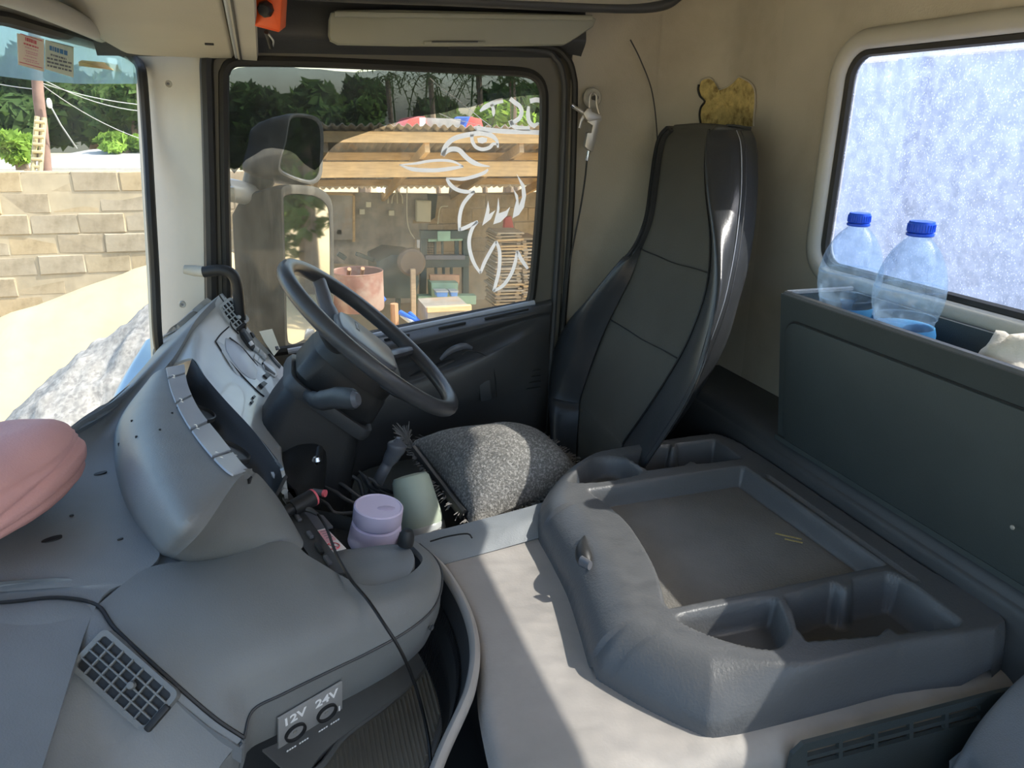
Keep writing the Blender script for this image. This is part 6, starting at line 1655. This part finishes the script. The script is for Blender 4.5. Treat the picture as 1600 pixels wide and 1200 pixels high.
# ---------------------------------------------------------------- machines and goods
YM = 8.4
def bar(nm, a, b, w_, m, par, y=YM, y2=None, h_=None):
    p, q = px(*a, y=y), px(*b, y=y2 or y)
    d = q - p; ref = V(0, 1, 0)
    return mk(nm, *tf(box((d.length, w_, h_ or w_), .003, 1), frame((p + q) / 2, d, ref)), m, par)
pm = thing('block_press', 'dark green steel frame block-making press in the shed', 'press', px(692, 500, y=YM))
for u in (662, 727): bar('column', (u, 362), (u - (2 if u < 700 else 0), 485), .07, M_machine, pm)
bar('top_beam', (656, 366), (732, 366), .09, M_machine, pm); bar('top_plate', (682, 368), (702, 368), .11, M_mgreen, pm)
bar('green_crossbar', (668, 374), (724, 372), .05, M_mgreen, pm)
bar('cross_beam', (658, 408), (731, 407), .13, M_machine, pm); bar('cross_plate', (664, 402), (726, 402), .05, M_hub, pm, y=YM - .05)
for u in (680, 691, 712, 715): bar('guide_rod', (u, 376), (u, 404), .025, M_machine, pm)
for u in (681, 693, 705): bar('guide_rod', (u, 412), (u, 436), .03, M_machine, pm)
bar('table_beam', (652, 468), (742, 467), .12, M_mgreen, pm, y=YM - .3, h_=.10)
bar('lower_beam', (672, 477), (722, 476), .10, M_rustb, pm, y=YM - .35, h_=.08)
for u in (658, 728): bar('leg', (u, 470), (u, 520), .06, M_machine, pm, y=YM - .3)
mt = Geo()
mesh_ = thing('wire_screen', 'dark wire mesh screen at the left of the press', 'screen', px(668, 400, y=YM + .1))
for k in range(7): bar('mesh_wire', (664 + k * 2.6, 370), (664 + k * 2.6, 404), .008, M_machine, mesh_, y=YM + .12)
for k in range(9): bar('mesh_wire', (664, 371 + k * 4), (680, 371 + k * 4), .008, M_machine, mesh_, y=YM + .12)
hp_ = thing('press_hopper', 'green and rust hopper on the press table', 'hopper', px(695, 465, y=YM - .3))
wallsheet('hopper_back', [(672, 430), (718, 430), (718, 444), (672, 444)], M_rustb, .06, YM - .25, hp_)
wallsheet('hopper_front', [(674, 442), (716, 442), (715, 465), (675, 465)], M_mgreen, .20, YM - .38, hp_)
for i, (u, w_) in enumerate(((691, 18), (710, 11))):
    o = thing('blue_container', ['wider blue plastic container on the press table', 'narrower blue plastic container on the press table'][i], 'container', px(u, 464, y=YM - .5))
    wallsheet('container_body', [(u - w_ / 2, 456), (u + w_ / 2, 456), (u + w_ / 2 - 1, 464), (u - w_ / 2 + 1, 464)], mat('blue_plastic_%d' % i, (.12, .30, .70), .5), .12, YM - .52, o)
    wallsheet('container_rim', [(u - w_ / 2 - 1, 455), (u + w_ / 2 + 1, 455), (u + w_ / 2 + 1, 457), (u - w_ / 2 - 1, 457)], M_panel, .14, YM - .53, o)
dr = thing('mixer_drum', 'rusty pink round mixer drum beside the mirror', 'drum', px(558, 492, y=7.4))
c = px(558, 424, y=7.5); Rr = (px(598, 424, y=7.5) - c).length
zl = px(558, 486, y=7.4).z
mk('drum_wall', *tf(lathe([(Rr * .97, zl), (Rr, zl + .02), (Rr, c.z), (Rr * 1.015, c.z + .004), (Rr * 1.0, c.z + .01), (Rr * .96, c.z), (Rr * .95, zl + .05), (.01, zl + .05)], 40), Matrix.Translation((c.x, 7.5, 0))), M_rust, dr)
for u, v in ((545, 420), (566, 419)):
    p = px(u, v + 2, y=7.5); mk('mixing_arm', *tube([p + V(0, .1, -.1), p + V(0, -.05, .02)], .02, 8), M_rustb, dr)
for sx in (-.35, .35): mk('drum_leg', *tube([V(c.x + sx, 7.5, 0), V(c.x + sx, 7.5, zl + .03)], .04, 8), M_rustb, dr)
mm = thing('engine_mixer', 'dark grey engine-driven mixer between the drum and the press', 'machine', px(630, 495, y=8.2))
wallsheet('engine_body', [(588, 410), (612, 398), (650, 402), (655, 440), (648, 466), (600, 466), (590, 450)], M_machine, .7, 8.0, mm)
c = px(641, 408, y=7.95); mk('belt_guard', *tf(lathe([(.01, 0), (.12, .02), (.145, .03), (.145, .10), (.12, .12)], 26), frame(c, V(1, 0, 0), V(0, 0, 1))), mat('guard_dark', (.10, .075, .055), .7, var=.2), mm)
bar('engine_leg', (645, 420), (646, 500), .05, M_timberd, mm, y=7.8); bar('engine_leg', (622, 460), (622, 492), .05, M_machine, mm, y=8.1)
bar('engine_tray', (588, 408), (556, 396), .04, M_machine, mm, y=8.2); bar('engine_tray', (540, 404), (528, 396), .05, M_machine, mm, y=8.2)
# pallets: two leaning columns of boards
rp = random.Random(8); YB = 8.9
for col, (u0, u1, v0, v1, n_, nm) in enumerate(((770, 811, 362, 476, 24, 'taller left'), (812, 838, 372, 470, 19, 'shorter right'))):
    for k in range(n_):
        v = lerp(v1, v0, k / (n_ - 1)); du = rp.uniform(-2.5, 2.5)
        p, q = px(u0 + du, v + rp.uniform(-1, 1), y=YB), px(u1 + du, v + rp.uniform(-1.5, 1), y=YB)
        zz = px((u0 + u1) / 2, v, y=YB).z; d = V(q.x - p.x, 0, (q.z - p.z) * .4)
        o = mk('wooden_pallet_board', *tf(box((d.length, .45, .019 if k % 3 else .024), .003, 1), frame(V((p.x + q.x) / 2, YB + .1 + rp.uniform(-.04, .04), zz), d, V(0, 1, 0))), (M_timber, M_timberd, mat('grey_board_%d_%d' % (col, k), (.50, .42, .32), .85, var=.15))[rp.randrange(3)],
               label='thin wooden production board in the %s stack by the window edge' % nm, cat='board', group='production boards in the %s stack' % nm)
        if k < n_ - 1:
            for s_ in (-1, 1):
                mk('board_cleat', *tf(box((.05, .44, .022), .002, 1), Matrix.Translation(((p.x + q.x) / 2 + s_ * d.length * .36, YB + .1, zz + .021))), M_timberd, o)
ba = thing('red_cloth_bundle', 'dull red cloth hanging on the wall above the boards', 'cloth', px(794, 358, y=9.4))
wallsheet('cloth_sheet', [(790, 340), (799, 338), (803, 356), (788, 357)], M_redtarp, .08, 9.4, ba)
for k, (a, b, m, lb_) in enumerate((((625, 488), (655, 505), M_bluetarp, 'upper of two blue pipes lying left of the press'), ((628, 492), (648, 507), M_panel, 'grey pipe lying between the blue pipes left of the press'), ((640, 490), (660, 508), M_bluetarp, 'lower of two blue pipes lying left of the press'))):
    p, q = px(*a, y=7.2), px(*b, y=7.0); v_, f_ = tube([p, q], .025, 10); mk('scrap_pipe', v_, f_, m, label=lb_, cat='pipe')
tb = thing('plank_table', 'pale dusty trestle table in front of the press', 'table', px(710, 520, y=7.3))
wallsheet('table_front', [(668, 484), (735, 480), (735, 515), (668, 518)], M_tin, .5, 7.0, tb); bar('table_edge', (667, 484), (736, 480), .05, M_timber, tb, y=6.96)
bl_ = thing('blue_sheet_bundle', 'folded blue plastic sheet beside the drum', 'sheet', px(600, 470, y=7.6))
wallsheet('sheet_fold', [(584, 468), (596, 464), (604, 468), (600, 473), (586, 472)], M_bluetarp, .2, 7.5, bl_)
# ---------------------------------------------------------------- tarps / vehicle seen over the shed roof
YT = 12.5
tv = thing('tarpaulin_truck', 'red and blue painted truck body seen over the shed roof', 'truck', px(690, 230, y=YT))
wallsheet('blue_side', [(560, 226), (600, 206), (628, 200), (640, 226)], M_bluetarp, .8, YT, tv)
wallsheet('red_side', [(628, 200), (640, 186), (664, 182), (676, 226), (640, 226)], M_redtarp, .85, YT - .02, tv)
wallsheet('grey_centre', [(664, 184), (720, 186), (716, 226), (676, 226)], M_tin, .7, YT + .05, tv)
wallsheet('red_side', [(716, 214), (734, 182), (752, 186), (762, 226), (714, 226)], M_redtarp, .85, YT - .02, tv)
wallsheet('blue_edge', [(712, 222), (730, 184), (735, 182), (716, 226)], M_bluetarp, .86, YT - .04, tv)
for u in (658, 662): bar('white_post', (u, 184), (u, 226), .05, M_white, tv, y=YT - .1)
for a in (594, 618): bar('rope', (a, 206), (a + 5, 222), .03, M_white, tv, y=YT - .1)
# ---------------------------------------------------------------- neighbour's roof, pole, ladder, wires
nb = thing('tin_roof_house', 'long pale tin roof of a house behind the boundary wall', 'roof', px(150, 280, y=13))
for k in range(10):
    u0, u1 = 30 + k * 22, 30 + (k + 1) * 22
    def top(u): return 232 if u > 150 else lerp(252, 232, max(0, (u - 40) / 110)) + (3 if u < 70 else 0)
    q = [px(u0, top(u0), y=17), px(u1, top(u1), y=17), px(u1 + 3, 262, y=13.2), px(u0 + 3, 262, y=13.2)]
    mk('roof_sheet', q + [p + V(0, 0, -.04) for p in q], [[3, 2, 1, 0], [4, 5, 6, 7], [0, 1, 5, 4], [1, 2, 6, 5], [2, 3, 7, 6], [3, 0, 4, 7]], M_tinw, nb, smooth=False)
q = [px(-60, 250, y=17), px(52, 246, y=17), px(52, 264, y=13.2), px(-60, 264, y=13.2)]
mk('roof_sheet', q + [p + V(0, 0, -.04) for p in q], [[3, 2, 1, 0], [4, 5, 6, 7], [0, 1, 5, 4], [1, 2, 6, 5], [2, 3, 7, 6], [3, 0, 4, 7]], M_tinw, nb, smooth=False)
mk('house_wall', *tf(box((7.5, .2, 1.45)), Matrix.Translation((px(110, 280, y=14).x, 14.2, .725))), M_block[3], nb)
up = thing('utility_pole', 'leaning dark wooden utility pole behind the boundary wall', 'pole', px(75, 280, y=10.5))
pts = spline([px(77, 330, y=10.5), px(72, 262, y=10.5), px(66, 200, y=10.5), px(60, 150, y=10.5), px(56, 90, y=10.5), px(52, 20, y=10.5)], 5)
mk('pole_shaft', *tube(pts, .06, 10), M_polew, up)
for (a, b, sag) in (((60, 128), (235, 222), 10), ((60, 128), (235, 165), 6), ((62, 140), (-60, 118), 3), ((60, 120), (240, 175), 12)):
    q = [px(lerp(a[0], b[0], t), lerp(a[1], b[1], t) + sag * 4 * t * (1 - t), y=lerp(10.5, 11.5, t)) for t in [k / 10 for k in range(11)]]
    mk('wire', *tube(q, .0055, 5), M_wire, up)
q = [px(77, 162, y=10.4), px(95, 195, y=10.4), px(120, 232, y=10.6)]
mk('stay_wire', *tube(q, .009, 6), M_wire, up); mk('insulator', *tf(lathe([(.012, -.05), (.028, -.03), (.028, .03), (.012, .06)], 10), Matrix.Translation(q[0])), M_white, up)
ld = thing('bamboo_ladder', 'bamboo ladder leaning on the utility pole', 'ladder', px(52, 282, y=10.3))
for a, b in (((50, 278), (58, 182)), ((62, 278), (69, 184))): mk('ladder_rail', *tube([px(*a, y=10.25), px(*b, y=10.4)], .028, 8), M_bamboo, ld)
for k in range(8):
    t = (k + .5) / 8; mk('ladder_rung', *tube([px(lerp(49, 57, t) - 2, lerp(278, 184, t), y=10.27), px(lerp(62, 69, t) + 2, lerp(278, 186, t), y=10.27)], .02, 6), M_bamboo, ld)
# ---------------------------------------------------------------- trees
def leaves(c, rx, ry, rz, n, size, seed, lump=.55):
    r = random.Random(seed); vs, fs = [], []
    lobes = [(V(r.uniform(-1, 1), r.uniform(-1, 1), r.uniform(-.8, 1)).normalized() * r.uniform(.35, .75), r.uniform(.32, .55)) for _ in range(9)]
    for k in range(n):
        lc, lr = lobes[r.randrange(len(lobes))]
        d = V(r.gauss(0, 1), r.gauss(0, 1), r.gauss(0, 1)).normalized() * (lr * r.uniform(.6, 1.0))
        p = lc + d; P_ = V(c[0] + p.x * rx, c[1] + p.y * ry, c[2] + p.z * rz)
        a = V(r.gauss(0, 1), r.gauss(0, 1), r.gauss(0, .6)).normalized(); nrm = (d.normalized() + V(r.gauss(0, .5), r.gauss(0, .5), r.gauss(0, .5))).normalized()
        b = nrm.cross(a); b = b.normalized() if b.length > 1e-4 else V(1, 0, 0); a = b.cross(nrm)
        s_ = size * r.uniform(.6, 1.3); i = len(vs)
        vs += [P_ - a * s_, P_ + b * s_ * .45, P_ + a * s_, P_ - b * s_ * .45]; fs.append([i, i + 1, i + 2, i + 3])
    return vs, fs
def tree(u, vt, vb, y, wpx, m, label, seed, n=2600, size=.16, name='broadleaf_tree', group=None):
    if u > 300 and name == 'broadleaf_tree': vt += {470: 12, 372: -16, 425: -10}.get(u, -6)
    t_, b_ = px(u, vt, y=y), px(u, vb, y=y); rz = (t_.z - b_.z) / 2; rx = wpx / F * y * .52
    c = V(t_.x, y, (t_.z + b_.z) / 2)
    o = thing(name, label, 'tree', (c.x, y, 0), group=group)
    v, f = leaves(c, rx, min(rx, 2.2), rz, n, size, seed); mk('crown', v, f, m, o, smooth=False)
    mk('trunk', *tube([V(c.x, y, 0), V(c.x + .1, y, c.z * .5), V(c.x, y, c.z)], [.16, .13, .07], 8), M_bark, o)
GT = 'trees behind the yard'
tree(20, 60, 260, 19, 160, M_leafd, 'dark tree behind the utility pole, leftmost', 1, 5200, .22, group=GT)
tree(120, 90, 262, 20, 150, M_leafd, 'dark tree between the utility pole and the front pillar', 2, 5200, .22, group=GT)
tree(195, 100, 258, 18, 110, M_leafm, 'mid green tree right beside the front pillar', 3, 3600, .20, group=GT)
tree(22, 208, 262, 12, 62, M_leafl, 'bright sunlit bush beside the bamboo ladder', 4, 1600, .11, name='leafy_bush', group=None)
tree(190, 205, 240, 16, 70, M_leafl, 'bright green bush above the right end of the tin roof', 14, 900, .11, name='leafy_bush')
tree(372, 150, 290, 18, 110, M_leafd, 'dark tree at the front edge of the driver window', 5, 3600, .2, group=GT)
tree(470, 122, 262, 20, 150, M_leafm, 'tall rounded tree in the middle of the tinted film', 6, 5200, .21, group=GT)
tree(425, 145, 280, 17, 110, M_leafd, 'lower dark tree left of the rounded tree behind the film', 7, 3000, .2, group=GT)
tree(560, 120, 250, 22, 110, M_leafd, 'dark tree right of the rounded tree behind the film', 8, 3600, .22, group=GT)
tree(555, 165, 262, 16, 90, M_leafm, 'lighter low tree under the dark one behind the film', 15, 2200, .17, group=GT)
tree(705, 145, 240, 22, 120, M_leafd, 'dark tree over the red and blue truck body', 9, 3600, .22, group=GT)
tree(800, 130, 225, 20, 150, M_leafd, 'dark tree at the rear edge of the driver window', 10, 4600, .22, group=GT)
tree(790, 160, 220, 15, 110, M_leafl, 'sunlit light green shrub above the shed roof end', 11, 1500, .13, name='leafy_bush')
def palm(u, v, y, label, seed, Lf=1.6):
    c = px(u, v, y=y); o = thing('palm_tree', label, 'palm tree', (c.x, y, 0), group='palms behind the yard'); r = random.Random(seed)
    mk('trunk', *tube(spline([V(c.x + .2, y, 0), V(c.x + .1, y, c.z * .5), c], 6), .06, 8), M_bark, o)
    for k in range(13):
        a = 2 * math.pi * k / 13 + r.uniform(-.2, .2); el = r.uniform(-.1, 1.0); d = V(math.cos(a), math.sin(a), 0); vs, fs = [], []
        prev = None; L = Lf * r.uniform(.8, 1.1)
        for i in range(9):
            t = i / 8; p = c + d * (L * t * (1 - .25 * t)) + V(0, 0, L * (math.sin(el) * t - 1.0 * t * t)); s_ = V(-d.y, d.x, 0)
            wd_ = .30 * L * math.sin(math.pi * min(1, .15 + t * .85)) * .55
            for sg in (-1, 1):
                i0 = len(vs); tip = p + s_ * sg * wd_ + d * .12 * L + V(0, 0, -wd_ * .6)
                vs += [p, p + d * .06, tip, p + d * .10 + V(0, 0, -.02)]; fs.append([i0, i0 + 1, i0 + 2, i0 + 3])
            if prev is not None:
                i0 = len(vs); vs += [prev + s_ * .02, prev - s_ * .02, p - s_ * .015, p + s_ * .015]; fs.append([i0, i0 + 1, i0 + 2, i0 + 3])
            prev = p
        mk('frond', vs, fs, M_palm, o, smooth=False)
palm(605, 122, 19, 'palm rising left of the dark film peak', 1, 1.3)
palm(672, 118, 18, 'palm at the middle of the tinted film top', 2, 1.4)
palm(748, 116, 16, 'palm near the rear top corner of the driver window', 3, 1.6)
palm(800, 122, 14, 'palm closest to the rear top corner of the driver window', 4, 1.5)
# ---------------------------------------------------------------- behind the cab: tipper body, trees that the mirrors and rear window see
tp_ = thing('tipper_body', 'dusty blue steel tipper body behind the rear window', 'truck body', (1.7, .6, 1.0))
M_tip = mat('tipper_paint', (.16, .24, .42), .6, var=.15, vscale=3)
zt_ = px(1500, 66, x=1.6).z
mk('headboard', *tf(box((.08, 2.5, zt_ - 1.1), .01), Matrix.Translation((1.68, .75, (zt_ + 1.1) / 2))), M_tip, tp_)
mk('top_rail', *tf(box((.12, 2.5, .05), .01), Matrix.Translation((1.68, .75, zt_))), mat('tipper_rail', (.75, .76, .78), .5), tp_)
for yy in (-.1, .5, 1.1, 1.7): mk('stiffener', *tf(box((.06, .07, zt_ - 1.15), .008), Matrix.Translation((1.62, yy, (zt_ + 1.1) / 2))), M_tip, tp_)
for i, (x, y, h, m) in enumerate(((8.2, 5.0, 3.4, M_leafm), (9.6, 4.2, 3.2, M_leafl), (13, 0, 4.0, M_leafm), (11, 7.2, 4.5, M_leafd))):
    o = thing('broadleaf_tree', ['tree seen in the mirror, nearest the shed', 'tree seen in the mirror behind the truck', 'tree behind the tipper body', 'far dark tree seen in the mirror'][i], 'tree', (x, y, 0))
    v, f = leaves(V(x, y, h * .55), 1.5, 1.5, h * .5, 3200, .13, 50 + i); mk('crown', v, f, m, o, smooth=False)
    mk('trunk', *tube([V(x, y, 0), V(x, y, h * .6)], [.16, .08], 8), M_bark, o)
